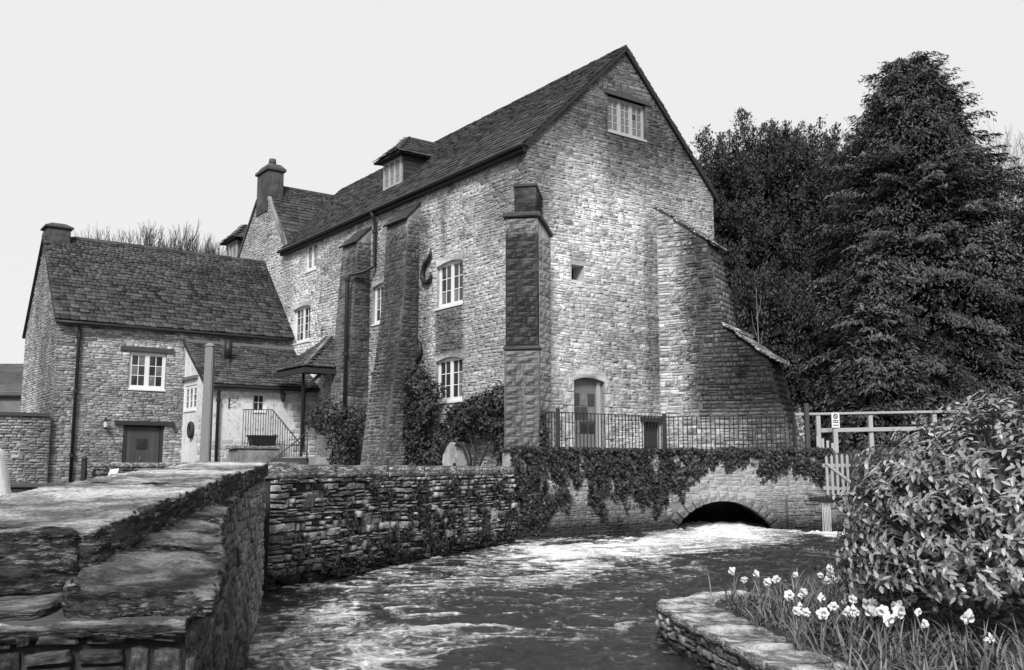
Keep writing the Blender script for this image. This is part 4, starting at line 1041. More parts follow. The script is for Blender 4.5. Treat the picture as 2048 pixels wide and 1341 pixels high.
# terrace wall and arched culvert
A, phi, Lb = straight_wall((0.03,21.4), (4.0,24.45))
tw = thing('terrace_wall', 'ivy topped retaining wall under the iron railings beside the arch', 'wall', (2, 22.9, 0))
WB = Wall(A.x, A.y, phi, lambda v: 0., lambda v: Lb, -.7, 2.0)
mb = MB(); mb.hexa([WB.pt(0,-.7), WB.pt(Lb,-.7), WB.pt(Lb,-.7,-.4), WB.pt(0,-.7,-.4), WB.pt(0,2.0), WB.pt(Lb,2.0), WB.pt(Lb,2.0,-.4), WB.pt(0,2.0,-.4)]); mb.build('wall_core', M_terrm, tw)
P = Pieces(tw, M_terr, SVF, 'stone', 'rubble_stones'); WB.lay(P, (.06,.15), (.1,.4), gap=.008, dr=(.004,.02), tilt=.03); P.finish()
A, phi, Lc = straight_wall((4.0,24.45), (7.95,24.15))
aw = thing('arched_culvert', 'low stone arch with dark mouth where the river leaves the mill', 'culvert', (6, 24.3, 0))
WC = Wall(A.x, A.y, phi, lambda v: 0., lambda v: Lc, -.7, 2.0)
AU, AR, AZ = 1.27, 1.375, -.53
def az(u): 
    k = AR*AR-(u-AU)**2
    return AZ+math.sqrt(k) if k > 0 else -.7
us = sorted(set([0, Lc] + list(np.linspace(AU-1.36, AU+1.36, 29)))); us = [x for x in us if 0 <= x <= Lc]
mb = MB()
for a, b in zip(us, us[1:]):
    ins = AU-1.37 < (a+b)/2 < AU+1.37
    za, zb = (az(a), az(b)) if ins else (-.7, -.7)
    mb.add([WC.pt(a,za), WC.pt(b,zb), WC.pt(b,2.0), WC.pt(a,2.0)], [(0,1,2,3)])
    if ins: mb.add([WC.pt(a,za), WC.pt(b,zb), WC.pt(b,zb,-3.6), WC.pt(a,za,-3.6)], [(0,1,2,3)])
    mb.add([WC.pt(a,2.0), WC.pt(b,2.0), WC.pt(b,2.0,-.45), WC.pt(a,2.0,-.45)], [(0,1,2,3)])
mb.add([WC.pt(Lc,-.7), WC.pt(Lc,-.7,-.45), WC.pt(Lc,2.,-.45), WC.pt(Lc,2.)], [(0,1,2,3)])
mb.add([WC.pt(AU-1.4,-.8,-3.6), WC.pt(AU+1.4,-.8,-3.6), WC.pt(AU+1.4,1.2,-3.6), WC.pt(AU-1.4,1.2,-3.6)], [(0,1,2,3)])
for s in (-1, 1): mb.add([WC.pt(AU+s*1.36,-.8), WC.pt(AU+s*1.36,-.8,-3.6), WC.pt(AU+s*1.36,0,-3.6), WC.pt(AU+s*1.36,0)], [(0,1,2,3)])
mb.build('wall_core', M_terrm, aw)
for i in range(17):           # voussoirs
    t0, t1 = R(18+i*144/17), R(18+(i+1)*144/17-1.2); r0, r1 = AR-.01, AR+.24+rnd.uniform(-.03,.03); d = .05+rnd.uniform(-.01,.02)
    q = MB(); pts = [(r0,t0),(r0,t1),(r1,t1),(r1,t0)]
    co = [(AU-r*math.cos(t), AZ+r*math.sin(t)) for r, t in pts]
    q.hexa([WC.pt(x,z,-.2) for x, z in co] + [WC.pt(x,z,d) for x, z in co]); ob = q.build('voussoir', M_terr, aw, bevel=.012); ob.color = (rnd.uniform(.2,.6),)*3+(1,)
P = Pieces(aw, M_terr, SVF, 'stone', 'rubble_stones')
WC.lay(P, (.06,.16), (.1,.42), gap=.008, dr=(.004,.018), tilt=.03, skip=lambda u, v: math.hypot(u-AU, v-AZ) < AR+.3); P.finish()
# ---- foreground abutment with big coping slabs
ab = thing('bridge_abutment', 'foreground stone wall with massive weathered coping slabs and broken ledge', 'wall', (-2.1, 7, 0))
Cn = Vector((-1.13,3.45,0)); dirA = Vector((-3.1,12.3,0))-Vector((-1.1,3.45,0)); LA = dirA.length+.6; dirA.normalize(); phA = math.atan2(dirA.y, dirA.x)
ztop = lambda u: 1.185 + .036*u
def batt(v, u):
    k = .20*math.sin(math.pi*min(1, max(0, (u-.7)/(LA-.7))))**.8 if u > .7 else 0.
    h = (v-.0)/1.4; return (-k*max(0, h), -math.atan2(k, 1.4))
WA = Wall(Cn.x, Cn.y, phA, lambda v: 0., lambda v: LA, -.7, 1.56)
ph2 = phA - math.pi/2
WE = Wall(Cn.x-3.2*math.cos(ph2), Cn.y-3.2*math.sin(ph2), ph2, lambda v: 0., lambda v: 3.2, -.2, 1.17)
mb = MB()
for i in range(12):
    a, b = LA*i/12, LA*(i+1)/12
    mb.hexa([WA.pt(a,0), WA.pt(b,0), WA.pt(b,0,-1.3), WA.pt(a,0,-1.3), WA.pt(a,ztop(a),batt(ztop(a),a)[0]), WA.pt(b,ztop(b),batt(ztop(b),b)[0]), WA.pt(b,ztop(b),-1.3), WA.pt(a,ztop(a),-1.3)]); mb.hexa([WA.pt(a,-.7), WA.pt(b,-.7), WA.pt(b,-.7,-1.3), WA.pt(a,-.7,-1.3), WA.pt(a,0), WA.pt(b,0), WA.pt(b,0,-1.3), WA.pt(a,0,-1.3)])
mb.hexa([WE.pt(0,-.2), WE.pt(3.2,-.2), WE.pt(3.2,-.2,-.5), WE.pt(0,-.2,-.5), WE.pt(0,1.17), WE.pt(3.2,1.17), WE.pt(3.2,1.17,-.5), WE.pt(0,1.17,-.5)])
mb.build('wall_core', M_abutm, ab)
P = Pieces(ab, M_abut, SV2, 'stone', 'rubble_stones')
WA.lay(P, (.05,.13), (.1,.34), gap=.01, dr=(.01,.035), tilt=.05, skip=lambda u, v: v > ztop(u)-.05, slope=batt)
WE.lay(P, (.06,.13), (.08,.2), gap=.008, dr=(.01,.05), tilt=.07); P.finish()
ax = dirA.copy()
# the ledge: thin broken slabs
u = 0.
while u < LA-.5:
    l = rnd.uniform(.7,1.5) if u > .1 else 1.15
    l = min(l, LA-u); wd = .08+.0*u
    wo = .10*(1-u/LA)+.02; inn = .34*(1-u/LA)+.06
    e0, e1 = wo-.03+batt(1.3,u)[0]+rnd.uniform(-.03,.04), wo-.03+batt(1.3,u+l)[0]+rnd.uniform(-.05,.03); th = rnd.uniform(.045,.075)
    z0, z1 = ztop(u), ztop(u+l)
    rough_hexa([WA.pt(u,z0-.01,e0), WA.pt(u+l-.012,z1-.01,e1), WA.pt(u+l-.012,z1-.01,-inn), WA.pt(u,z0-.01,-inn), WA.pt(u,z0+th,e0), WA.pt(u+l-.012,z1+th,e1), WA.pt(u+l-.012,z1+th+.055,-inn), WA.pt(u,z0+th+.055,-inn)],
               (56,26,5), .017, 7., 3.+u, .012, 'ledge_slab', M_ledge, ab, bedaxis=ax, chip=.03)
    u += l
# two thin flakes of bedrock at the near corner
rough_hexa([WE.pt(2.55,1.12,.05), WE.pt(3.22,1.12,.06), WE.pt(3.2,1.12,-.4), WE.pt(2.55,1.12,-.4), WE.pt(2.55,1.175,.04), WE.pt(3.22,1.175,.04), WE.pt(3.2,1.19,-.4), WE.pt(2.55,1.19,-.4)], (24,8,2), .02, 5., 12., .01, 'ledge_slab', M_cope, ab, bedaxis=ax, chip=.02)
rough_hexa([WE.pt(.0,1.165,.02), WE.pt(2.72,1.165,.0), WE.pt(2.78,1.165,-.5), WE.pt(.0,1.165,-.5), WE.pt(.0,1.22,.0), WE.pt(2.72,1.22,-.02), WE.pt(2.78,1.24,-.5), WE.pt(.0,1.24,-.5)], (40,10,3), .012, 6., 33., .008, 'ledge_slab', M_ledge, ab, bedaxis=ax, chip=.02)
# coping slabs (front and back lines measured on site)
Fr0, Fr1 = Vector((-1.6,3.74,1.465)), Vector((-3.11,12.45,1.765)); Bk0, Bk1 = Vector((-2.42,3.55,1.49)), Vector((-3.98,12.3,1.775))
cuts = [0, .345, .63, 1.0]; th = Vector((0,0,-.235))
for i in range(3):
    a, b = cuts[i], cuts[i+1]-.003
    f0, f1, b0, b1 = Fr0.lerp(Fr1,a), Fr0.lerp(Fr1,b), Bk0.lerp(Bk1,a), Bk0.lerp(Bk1,b)
    j = Vector((0,0,[0,.012,-.012][i]))
    rough_hexa([p+th*(1-.25*k) for p, k in ((f0,a),(f1,b),(b1,b),(b0,a))] + [f0+j,f1+j,b1+j,b0+j], (170 if i == 0 else 110, 44, 14), .013, 6., 20.+i*5, .010, 'coping_slab', M_cope, ab, oct=6, bedaxis=ax, chip=.03)
# the splayed end of the coping, running off to the left
e0 = Fr0 + Vector((-.012,-.012,0)); dl = Vector((-.84,-.54,0))
rough_hexa([e0+th+dl*1.6, e0+th, e0+th+Vector((-.42,.62,0))*.01+Vector((-.6,.1,0))*0+Vector((-.80,-.19,0)), e0+th+dl*1.6+Vector((-.5,.75,0)), e0+dl*1.6, e0, Bk0+Vector((-.01,-.012,0)), e0+dl*1.6+Vector((-.5,.75,0))], (70,40,14), .013, 6., 41., .010, 'coping_slab', M_cope, ab, oct=6, bedaxis=ax, chip=.03)

# ---- low yard wall with a notice leaning on it, dark gate post
lw = thing('yard_wall', 'low dark rubble wall with pale capping beyond the coping slabs', 'wall', (-6, 17, 1.0))
A, phi, Ll = straight_wall((-8.0,18.6), (-3.5,14.6)); WLw = Wall(A.x, A.y, phi, lambda v: 0., lambda v: Ll, .8, 1.68)
mb = MB(); mb.hexa([WLw.pt(0,.8), WLw.pt(Ll,.8), WLw.pt(Ll,.8,-.35), WLw.pt(0,.8,-.35), WLw.pt(0,1.68), WLw.pt(Ll,1.68), WLw.pt(Ll,1.68,-.35), WLw.pt(0,1.68,-.35)]); mb.build('wall_core', M_rivmort, lw)
P = Pieces(lw, M_low, SV, 'stone', 'rubble_stones'); WLw.lay(P, (.06,.1), (.1,.28), dr=(.02,.06), tilt=.03); P.finish()
u = 0
while u < Ll:
    l = min(.9, Ll-u); rough_hexa([WLw.pt(u,1.68,.05), WLw.pt(u+l-.01,1.68,.05), WLw.pt(u+l-.01,1.68,-.4), WLw.pt(u,1.68,-.4), WLw.pt(u,1.76,.05), WLw.pt(u+l-.01,1.76,.05), WLw.pt(u+l-.01,1.76,-.4), WLw.pt(u,1.76,-.4)], (8,4,2), .01, 4., u, name='capping_stone', mat=M_capb, par=lw); u += .9
gp = thing('gate_post', 'short dark iron post at the end of the low yard wall', 'post', (-8.1, 18.5, 1.05))
q = MB(); q.box(-8.14, 18.4, 1.0, -8.06, 18.48, 1.82); q.build('shaft', M_iron, gp); q = MB(); q.sphere((-8.1,18.44,1.84), .055); q.build('finial', M_iron, gp, smooth=True)
nb = thing('notice_board', 'small white notice leaning on the low yard wall', 'notice', (-7.15, 17.6, 1.3))
q = MB(); q.hexa([(-7.30,17.42,1.30),(-7.14,17.42,1.32),(-7.14,17.44,1.32),(-7.30,17.44,1.30),(-7.26,17.60,1.64),(-7.10,17.60,1.66),(-7.10,17.62,1.66),(-7.26,17.62,1.64)]); q.build('board', M_white, nb)
for k in range(3):
    f = .25+.22*k; c = Vector((-7.30,17.42,1.30)).lerp(Vector((-7.26,17.60,1.64)), f)
    q = MB(); q.bar(c+Vector((.04,-.012,.004)), c+Vector((.04+.07+.02*(k % 2),-.012,.01)), .012, .02); q.build('lettering', M_iron, nb)
# pale leaning slab and dark trough at the left edge
ps_ = thing('upright_slab', 'pale smooth upright stone slab at the left edge beyond the coping', 'stone', (-4.75, 9.0, .95))
rough_hexa([(-5.3,8.9,.85),(-4.52,8.95,.85),(-4.5,9.15,.85),(-5.3,9.15,.85),(-5.2,8.95,1.95),(-4.76,8.98,1.86),(-4.75,9.1,1.86),(-5.2,9.1,1.95)], (10,4,14), .02, 2., 70., name='slab', mat=M_lime, par=ps_, chip=.02)
tb = thing('stone_trough', 'low dark trough in the yard beside the pale upright slab', 'trough', (-7.4, 16, 1.0))
q = MB(); q.hexa([(-8.2,15.8,1.0),(-7.1,15.8,1.0),(-7.1,16.3,1.0),(-8.2,16.3,1.0),(-8.25,15.75,1.36),(-7.05,15.75,1.36),(-7.05,16.35,1.36),(-8.25,16.35,1.36)]); q.build('trough_body', M_wood, tb, bevel=.03)
q = MB(); q.box(-8.28, 15.72, 1.36, -7.02, 16.38, 1.42); q.build('rim', M_oak, tb, bevel=.01)
# ---- flower bed wall on the right
bw_ = thing('bed_wall', 'low curved stone edging wall of the daffodil bed with pale flat cap', 'wall', (1.8, 8.3, 0))
crv = [(2.5,10.75),(2.0,10.5),(1.62,10.15),(1.46,9.75),(1.5,9.2),(1.6,8.5),(1.7,7.7),(1.8,6.9),(1.9,5.6),(2.0,4.2)]
P = Pieces(bw_, M_bed, SV2, 'stone', 'rubble_stones', 300)
for i, ((x0, y0), (x1, y1)) in enumerate(zip(crv, crv[1:])):
    ph = math.atan2(y1-y0, x1-x0); l = math.hypot(x1-x0, y1-y0)
    # outward = right hand of travel; travel is towards the camera so flip to face the river
    Wb = Wall(x1, y1, ph+math.pi, lambda v: 0., lambda v, l=l: l, -.4, .30)
    mb = MB(); mb.hexa([Wb.pt(0,-.4,-.02), Wb.pt(l,-.4,-.02), Wb.pt(l,-.4,-.35), Wb.pt(0,-.4,-.35), Wb.pt(0,.3,-.02), Wb.pt(l,.3,-.02), Wb.pt(l,.3,-.35), Wb.pt(0,.3,-.35)]) if False else None
    n_ = Vector((-(y1-y0), x1-x0, 0)).normalized()          # left of travel
    inw = n_ if n_.x > 0 else -n_
    A_, B_ = Vector((x0,y0,0)), Vector((x1,y1,0))
    m = MB(); z = Vector((0,0,1)); m.hexa([A_-z*.5+inw*.02, B_-z*.5+inw*.02, B_-z*.5+inw*.4, A_-z*.5+inw*.4, A_+z*.29+inw*.02, B_+z*.29+inw*.02, B_+z*.29+inw*.4, A_+z*.29+inw*.4]); m.build('wall_core', M_rivmort, bw_)
    # stones
    out = -inw; phs = math.atan2(out.x, -out.y)             # Wall normal = (sin, -cos)
    Wb = Wall(A_.x, A_.y, phs, None, None, -.4, .3)
    Ud = Vector((math.cos(phs), math.sin(phs), 0)); sgn = (B_-A_).dot(Ud)
    if sgn > 0: Wb.L = lambda v: 0.; Wb.R = lambda v, s=sgn: s
    else: Wb.L = lambda v, s=sgn: s; Wb.R = lambda v: 0.
    Wb.lay(P, (.05,.1), (.1,.26), gap=.014, dr=(.02,.07), tilt=.04)
    w0 = .5; b2 = B_ + (B_-A_).normalized()*(-.006)
    rough_hexa([A_-inw*.06+z*.29, b2-inw*.06+z*.29, b2+inw*w0+z*.29, A_+inw*w0+z*.29, A_-inw*.05+z*.36, b2-inw*.05+z*.36, b2+inw*w0+z*.36, A_+inw*w0+z*.36], (14,10,2), .022, 3.5, 80+i*0, .01, 'capping_stone', M_capb, bw_, bedaxis=Vector((.1,-1,0)).normalized(), chip=.01)
P.finish()
# ================================================================ iron railing along the terrace
rg = thing('terrace_railing', 'long black iron railing with slim bars along the ivy topped terrace', 'railing', (4, 24, 2.0))
line = [Vector((.74,22.95,0)), Vector((1.06,22.36,0)), Vector((3.86,24.52,0)), Vector((7.08,24.3,0))]
for i, p in enumerate(line):
    q = MB(); s = .05 if i < 3 else .035; q.box(p.x-s, p.y-s, 1.95, p.x+s, p.y+s, 3.02); q.build('post', M_iron, rg, bevel=.008)
for a, b in zip(line, line[1:]):
    for z, n in ((2.94,'top_rail'), (2.12,'bottom_rail')):
        q = MB(); q.bar(a+Vector((0,0,z)), b+Vector((0,0,z)), .04, .018); q.build(n, M_iron, rg)
    L_ = (b-a).length; n = int(L_/.112)
    for k in range(1, n):
        p = a.lerp(b, k/n); q = MB(); q.tube([(p.x,p.y,2.0),(p.x+rnd.gauss(0,.004),p.y,2.95+rnd.uniform(0,.01))], .0125, 6); q.build('bar', M_iron, rg)
# ---- fences and gate on the right
def posts_fence(name, label, posts, rails, mat, base, hz, r=.05, cat='fence'):
    t = thing(name, label, cat, base)
    for (x, y, z0, z1, s) in posts:
        q = MB(); q.box(x-s, y-s, z0, x+s, y+s, z1); q.build('post', mat, t, bevel=.01)
    for (a, b, wd, ht) in rails:
        q = MB(); q.bar(a, b, wd, ht); q.build('rail', mat, t, bevel=.01)
    return t
posts_fence('rail_fence', 'white painted two rail fence in front of the dark conifers', [(8.85,28,2.0,3.16,.06),(10.4,28.1,2.0,3.2,.06),(12.3,28.2,2.0,3.24,.06),(14.2,28.3,2.0,3.28,.06)],
            [((7.9,27.93,3.18),(14.6,28.25,3.32),.12,.07), ((8.9,27.93,2.72),(14.6,28.25,2.84),.05,.12)], M_offwhite, (10, 28, 2.0), 0)
dp = thing('fence_post', 'dark timber post beside the raking buttress', 'post', (8.1, 26.6, 2.0))
q = MB(); q.box(8.04, 26.54, 1.95, 8.16, 26.66, 3.42); q.build('shaft', M_oak, dp, bevel=.012); q = MB(); q.tube([(7.5,26.6,3.28),(8.06,26.6,3.3)], .012, 6); q.build('wire', M_iron, dp)
sp = thing('notice_sign', 'small white notice sign on a pale post by the white fence', 'sign', (9.15, 27.4, 2.0))
q = MB(); q.box(9.08, 27.36, 1.6, 9.20, 27.46, 3.0); q.build('post', M_offwhite, sp)
q = MB(); q.box(9.03, 27.33, 2.78, 9.25, 27.358, 3.2); q.build('board', M_white, sp)
q = MB(); q.tube([(9.14+.055*math.cos(a), 27.322, 3.1+.06*math.sin(a)) for a in np.linspace(0, 2*math.pi, 16)], .012, 6, False); q.bar((9.09,27.322,3.14),(9.19,27.322,3.06), .015); q.build('symbol', M_iron, sp)
for z in (2.98, 2.93, 2.85):
    q = MB(); q.bar((9.06,27.326,z),(9.22,27.326,z), .008, .022); q.build('lettering', M_iron, sp)
gt = thing('picket_gate', 'small weathered pale picket gate between the ivy wall and the laurel', 'gate', (7.95, 23.5, 1.05))
for k in range(7):
    x = 7.56+k*.125; h = 1.9+.06*rnd.random(); q = MB(); q.box(x, 23.48, 1.02, x+.062, 23.505, h); q.add([(x,23.48,h),(x+.062,23.48,h),(x+.062,23.505,h),(x,23.505,h),(x+.031,23.48,h+.06),(x+.031,23.505,h+.06)], [(0,1,4),(2,3,5),(1,2,5,4),(3,0,4,5)]); q.build('picket', M_gatewood, gt)
for z in (1.18, 1.72):
    q = MB(); q.bar((7.5,23.53,z),(8.5,23.53,z), .035, .08); q.build('rail', M_gatewood, gt)
q = MB(); q.bar((7.56,23.46,1.78),(8.3,23.46,1.2), .03, .06); q.build('brace', M_gatewood, gt)
lp = thing('white_pickets', 'few short white pickets at the foot of the white fence', 'fence', (8.35, 26.0, 2.0))
for k in range(4):
    q = MB(); q.box(8.16+k*.13, 26.0, 1.95, 8.23+k*.13, 26.03, 2.5-.06*k); q.build('picket', M_offwhite, lp)
q = MB(); q.bar((8.1,26.05,2.15),(8.7,26.05,2.15), .03, .06); q.build('rail', M_offwhite, lp)
# stones and trickle of water beside the arch
oc = thing('outfall_wall', 'broken low stones with a thin fall of water right of the arch', 'wall', (7.9, 23.7, 0))
P = Pieces(oc, M_terr, SVF, 'stone', 'rubble_stones', 300)
Wo = Wall(6.75, 23.98, R(-10), lambda v: 0., lambda v: 2.3, -.5, 1.0); mb = MB(); mb.hexa([Wo.pt(0,-.5), Wo.pt(2.3,-.5), Wo.pt(2.3,-.5,-.3), Wo.pt(0,-.5,-.3), Wo.pt(0,.95), Wo.pt(2.3,.95), Wo.pt(2.3,.95,-.3), Wo.pt(0,.95,-.3)]); mb.build('wall_core', M_terrm, oc)
Wo.lay(P, (.07,.18), (.12,.4), gap=.01, dr=(.01,.06), tilt=.04, skip=lambda u, v: .78 < u < 1.0 and v < .8); P.finish()
rough_hexa([Wo.pt(.5,.95,.2), Wo.pt(1.5,.95,.2), Wo.pt(1.5,.95,-.3), Wo.pt(.5,.95,-.3), Wo.pt(.5,1.04,.2), Wo.pt(1.5,1.04,.2), Wo.pt(1.5,1.04,-.3), Wo.pt(.5,1.04,-.3)], (10,6,2), .02, 4., 3., name='capping_stone', mat=M_capb, par=oc)
q = MB()
for k in range(6):
    x = .8+k*.035; q.tube([Wo.pt(x, .82, .04), Wo.pt(x+.005, .7, .12), Wo.pt(x+rnd.uniform(-.01,.01), .3, .16), Wo.pt(x+rnd.uniform(-.02,.02), .0, .19)], [.012,.016,.014,.02], 6)
g = NG('falling_water'); g.color(.4); g.p.inputs['Roughness'].default_value = .3; wf = q.build('waterfall', g.m, None, smooth=True); wf['kind'] = 'structure'
# millstone in the garden
ms = thing('millstone', 'pale broken millstone propped upright with a dark iron band behind the river wall', 'millstone', (-1.0, 1.75, 1.35), mill=True)
q = MB(); cz = 1.83
q.prism([(-.95, 1.9+.58*math.cos(a)*(1 if math.cos(a) > -.2 else .95), cz+.5*math.sin(a)+(.03*math.sin(7*a))) for a in np.linspace(0, 2*math.pi, 22)[:-1]], (.18,0,0)); q.build('stone_disc', M_terrm, ms, bevel=.03)
q = MB(); q.tube([(-.97,1.86,1.72),(-.90,1.86,1.72)], .07, 12); q.build('axle_hole_disc', M_iron, ms)  # solid dark disc; the hole's shade is put in as colour
q = MB(); q.tube([(-.98, 1.62+.55*math.cos(a), 1.74+.58*math.sin(a)) for a in np.linspace(-2.6, .9, 14)], [.03]+[.06]*12+[.05], 8)
q = MB(); q.tube([(-1.02, 1.55-.5*math.sin(a), 1.6+.66*math.cos(a)) for a in np.linspace(-.35, 1.5, 12)], [.03,.05,.06,.065,.065,.065,.065,.065,.065,.065,.065,.06], 8); q.build('iron_band', M_iron, ms, smooth=True)
q = MB(); q.tube([(-1.0,2.28,2.12),(-1.02,2.36,2.3),(-1.0,2.34,2.42)], [.02,.025,.012], 6); q.tube([(-1.0,1.72,2.2),(-1.02,1.66,2.38)], [.03,.015], 6); q.build('iron_hook', M_iron, ms, smooth=True)
# ================================================================ vegetation
def unit(a): return a/np.maximum(np.linalg.norm(a, axis=1, keepdims=True), 1e-9)
def cards(Cn, Nm, L, Wd, D=None):
    """rhombic leaves: centres, normals, lengths, widths, directions"""
    n = len(Cn); Nm = unit(Nm)
    D = nr.normal(size=(n,3)) if D is None else D
    t = unit(D - Nm*np.sum(D*Nm, 1, keepdims=True)); s = np.cross(Nm, t)
    L = np.broadcast_to(L, n)[:,None]; Wd = np.broadcast_to(Wd, n)[:,None]
    V = np.stack([Cn-t*L*.5, Cn+s*Wd*.5-t*L*.05, Cn+t*L*.5-Nm*L*.08, Cn-s*Wd*.5-t*L*.05], 1).reshape(-1,3)
    return V, np.arange(4*n).reshape(n,4)
def leaf_mesh(name, parts, mat, parent, tones=None, kind=None):
    Vs, Fs, T = [], [], []; n0 = 0
    for i, (V, F) in enumerate(parts):
        Vs.append(V); Fs.append(F+n0); n0 += len(V)
        T.append(np.repeat(nr.random(len(F)) if tones is None else tones[i], 4))
    return np_mesh(name, np.concatenate(Vs), np.concatenate(Fs), mat, parent, attrs={'tone': np.concatenate(T)}, kind=kind)
# ---- ivy on the terrace wall and arch wall, ferns, moss clumps on the river wall
def ivy_on(W, name, label, dens, maskf, u0, u1, v0, v1, size=(.05,.09), thick=.14, group=None):
    root = thing(name, label, 'ivy', tuple(W.pt((u0+u1)/2, v0, .02)), group=group)
    n = int(dens*(u1-u0)*(v1-v0)); u = nr.uniform(u0,u1,n); v = nr.uniform(v0,v1,n)
    m = np.array([maskf(a, b) for a, b in zip(u, v)]); 
    hole = np.array([noise.noise((a*2.6+7, b*2.6, 4.4)) + .6*noise.noise((a*6., b*6., 1.)) for a, b in zip(u, v)])
    m = m*np.clip((hole+.33)/.3, 0.04, 1); k = nr.random(n) < m; u, v, mm = u[k], v[k], m[k]
    nm = np.array(W.normal()); d = nr.uniform(.01, 1, len(u))*thick*np.clip(mm, .3, 1)
    base = np.array([tuple(W.pt(a, b, c)) for a, b, c in zip(u, v, d)])
    N = nm*1.0 + np.array([0,0,.55]) + nr.normal(0,.45,(len(u),3))
    D = np.array([0,0,-1.]) + nr.normal(0,.6,(len(u),3))
    s = nr.uniform(size[0], size[1], len(u))
    leaf_mesh('leaves', [cards(base, N, s*1.25, s, D)], M_ivy, root)
    st = MB()
    for _ in range(6):
        a = rnd.uniform(u0,u1); z = v1-.1; pts = []
        while z > v0 and len(pts) < 12:
            if maskf(a, z) < .2: break
            pts.append(W.pt(a, z, .03)); z -= .12; a += rnd.uniform(-.06,.06)
        if len(pts) > 2: st.tube(pts, .012, 5)
    if st.v: st.build('stem', M_bark, root)
    return root
def nz(u, v, s, f=1.): return noise.noise((u*f+s, v*f*1.3, s*3.1))
def m_terr(u, v):
    low = 1.12 + .8*nz(u, 0, 4., 1.1) + .4*nz(u, 0, 9., 3.)
    if u < 1.6: low = .05 + .55*u/1.6*1. + .25*nz(u, 0, 2., 2.)
    if 2.15 < u < 2.75: low -= .55
    if u > 4.3: low -= .35
    return max(0., min(1., (v-low)/.4))
ivy_on(WB, 'terrace_ivy', 'thick curtain of ivy hanging over the terrace wall left of the arch', 2600, m_terr, -.1, Lb, .0, 2.12)
def m_arch(u, v):
    low = 1.42 + .5*nz(u, 0, 14., 1.3) + .25*nz(u, 0, 3., 4.)
    if u > 3.0: low -= .3
    if u < .3: low -= .5
    return max(0., min(1., (v-low)/.38))
ivy_on(WC, 'arch_ivy', 'thick band of ivy along the top of the arch wall', 2600, m_arch, 0, Lc, .6, 2.14)
# ivy lying over the wall top, around the railing foot
rt = thing('railing_ivy', 'low ivy growing over the terrace edge at the railing foot', 'ivy', (3, 23.6, 2.0))
B_, Cs = [], []
for W, L_ in ((WB, Lb), (WC, Lc)):
    n = 2600; u = nr.uniform(-.05 if W is WB else 0, L_, n); d = nr.uniform(-.5,.14,n)
    h = 2.0 + np.abs(nr.normal(0,.05,n)) + .14*np.clip(np.array([nz(a,0,21.,1.7) for a in u]),-.3,1)
    Cs.append(np.array([tuple(W.pt(a, b, c)) for a, b, c in zip(u, h, d)]))
Cs = np.concatenate(Cs); leaf_mesh('leaves', [cards(Cs, np.array([.0,-.4,1.])+nr.normal(0,.5,(len(Cs),3)), .085, .065)], M_ivy, rt)
pi_ = thing('post_ivy', 'ivy climbing the railing end post beside the corner buttress', 'ivy', (.72, 22.95, 2.0))
n = 420; z = nr.uniform(2.0,2.95,n); a = nr.uniform(0,6.28,n); r_ = nr.uniform(.02,.14,n)*(1.25-(z-2.0)*.7)
Cs = np.stack([.72+np.cos(a)*r_, 22.92+np.sin(a)*r_, z], 1); leaf_mesh('leaves', [cards(Cs, np.array([0,-1.,.4])+nr.normal(0,.6,(n,3)), .085, .07)], M_ivy, pi_)
q = MB(); q.tube([(.72,22.93,2.0),(.74,22.9,2.5),(.72,22.93,2.9)], .012, 5); q.build('stem', M_bark, pi_)
clumps = [(1.2,1.35,.28,.22),(1.9,.85,.45,.35),(2.3,.35,.4,.3),(3.0,1.2,.35,.3),(3.4,.6,.7,.45),(4.2,1.25,.5,.3),(4.7,.7,.8,.5),(5.5,1.3,.45,.3),(5.7,.6,.6,.5),(6.5,1.2,.45,.35),(7.0,.55,.7,.5),(7.6,1.3,.6,.4),(8.1,.7,.7,.6),(.7,.5,.3,.2),(1.5,.3,.5,.2),(5.0,.3,.7,.3),(2.6,1.4,.3,.15)]
cn2 = {}
for i, (cu, cv, ru, rv) in enumerate(sorted(clumps)):
    wh = 'left' if cu < 2.5 else ('middle' if cu < 5.3 else 'right'); hh = 'high' if cv > 1. else ('low' if cv < .5 else 'halfway up')
    ru *= 1.15; rv *= 1.15; cn2[hh] = cn2.get(hh, -1)+1
    ivy_on(W2, 'wall_plant', '%s dark leafy clump from the left growing %s on the river wall' % (['first','second','third','fourth','fifth','sixth','seventh','eighth','ninth'][cn2[hh]], hh), 3000 if cu > 3 else 2300,
           lambda u, v, cu=cu, cv=cv, ru=ru, rv=rv, i=i: max(0., min(1., 1.25 - math.hypot((u-cu)/ru, (v-cv)/rv) + .7*nz(u, v, i*3.7, 4.))),
           cu-ru*1.2, cu+ru*1.2, max(cv-rv*1.2, .04), min(cv+rv*1.2, 1.66), (.03,.065), .13, 'plant clumps on the river wall')
# fern at the bend of the wall
def fern(base, nf, ln, label, out):
    t = thing('fern', label, 'fern', base)
    for k in range(nf):
        a = 2*math.pi*k/nf + rnd.uniform(-.2,.2); d = Vector((math.cos(a), math.sin(a), 0)) + out*.9; d.normalize()
        m = MB(); L_ = ln*rnd.uniform(.7,1.1); pts = []
        for i in range(9):
            s = i/8; pts.append(Vector(base)+d*L_*s*.8+Vector((0,0,L_*(.75*s-.95*s*s))))
        sd_ = d.cross(Vector((0,0,1))).normalized()
        for i in range(1, 9):
            wd = L_*.22*math.sin(math.pi*min(1, .12+i/9.)); p = pts[i]; b_ = (pts[i]-pts[i-1])
            for s in (-1, 1):
                m.add([p-b_*.5, p+sd_*s*wd+b_*.3-Vector((0,0,wd*.2)), p+b_*.15], [(0,1,2)])
        o = m.build('frond', M_ivy, t, fix=False); o.color = (rnd.uniform(.5,1.),)*3+(1,)
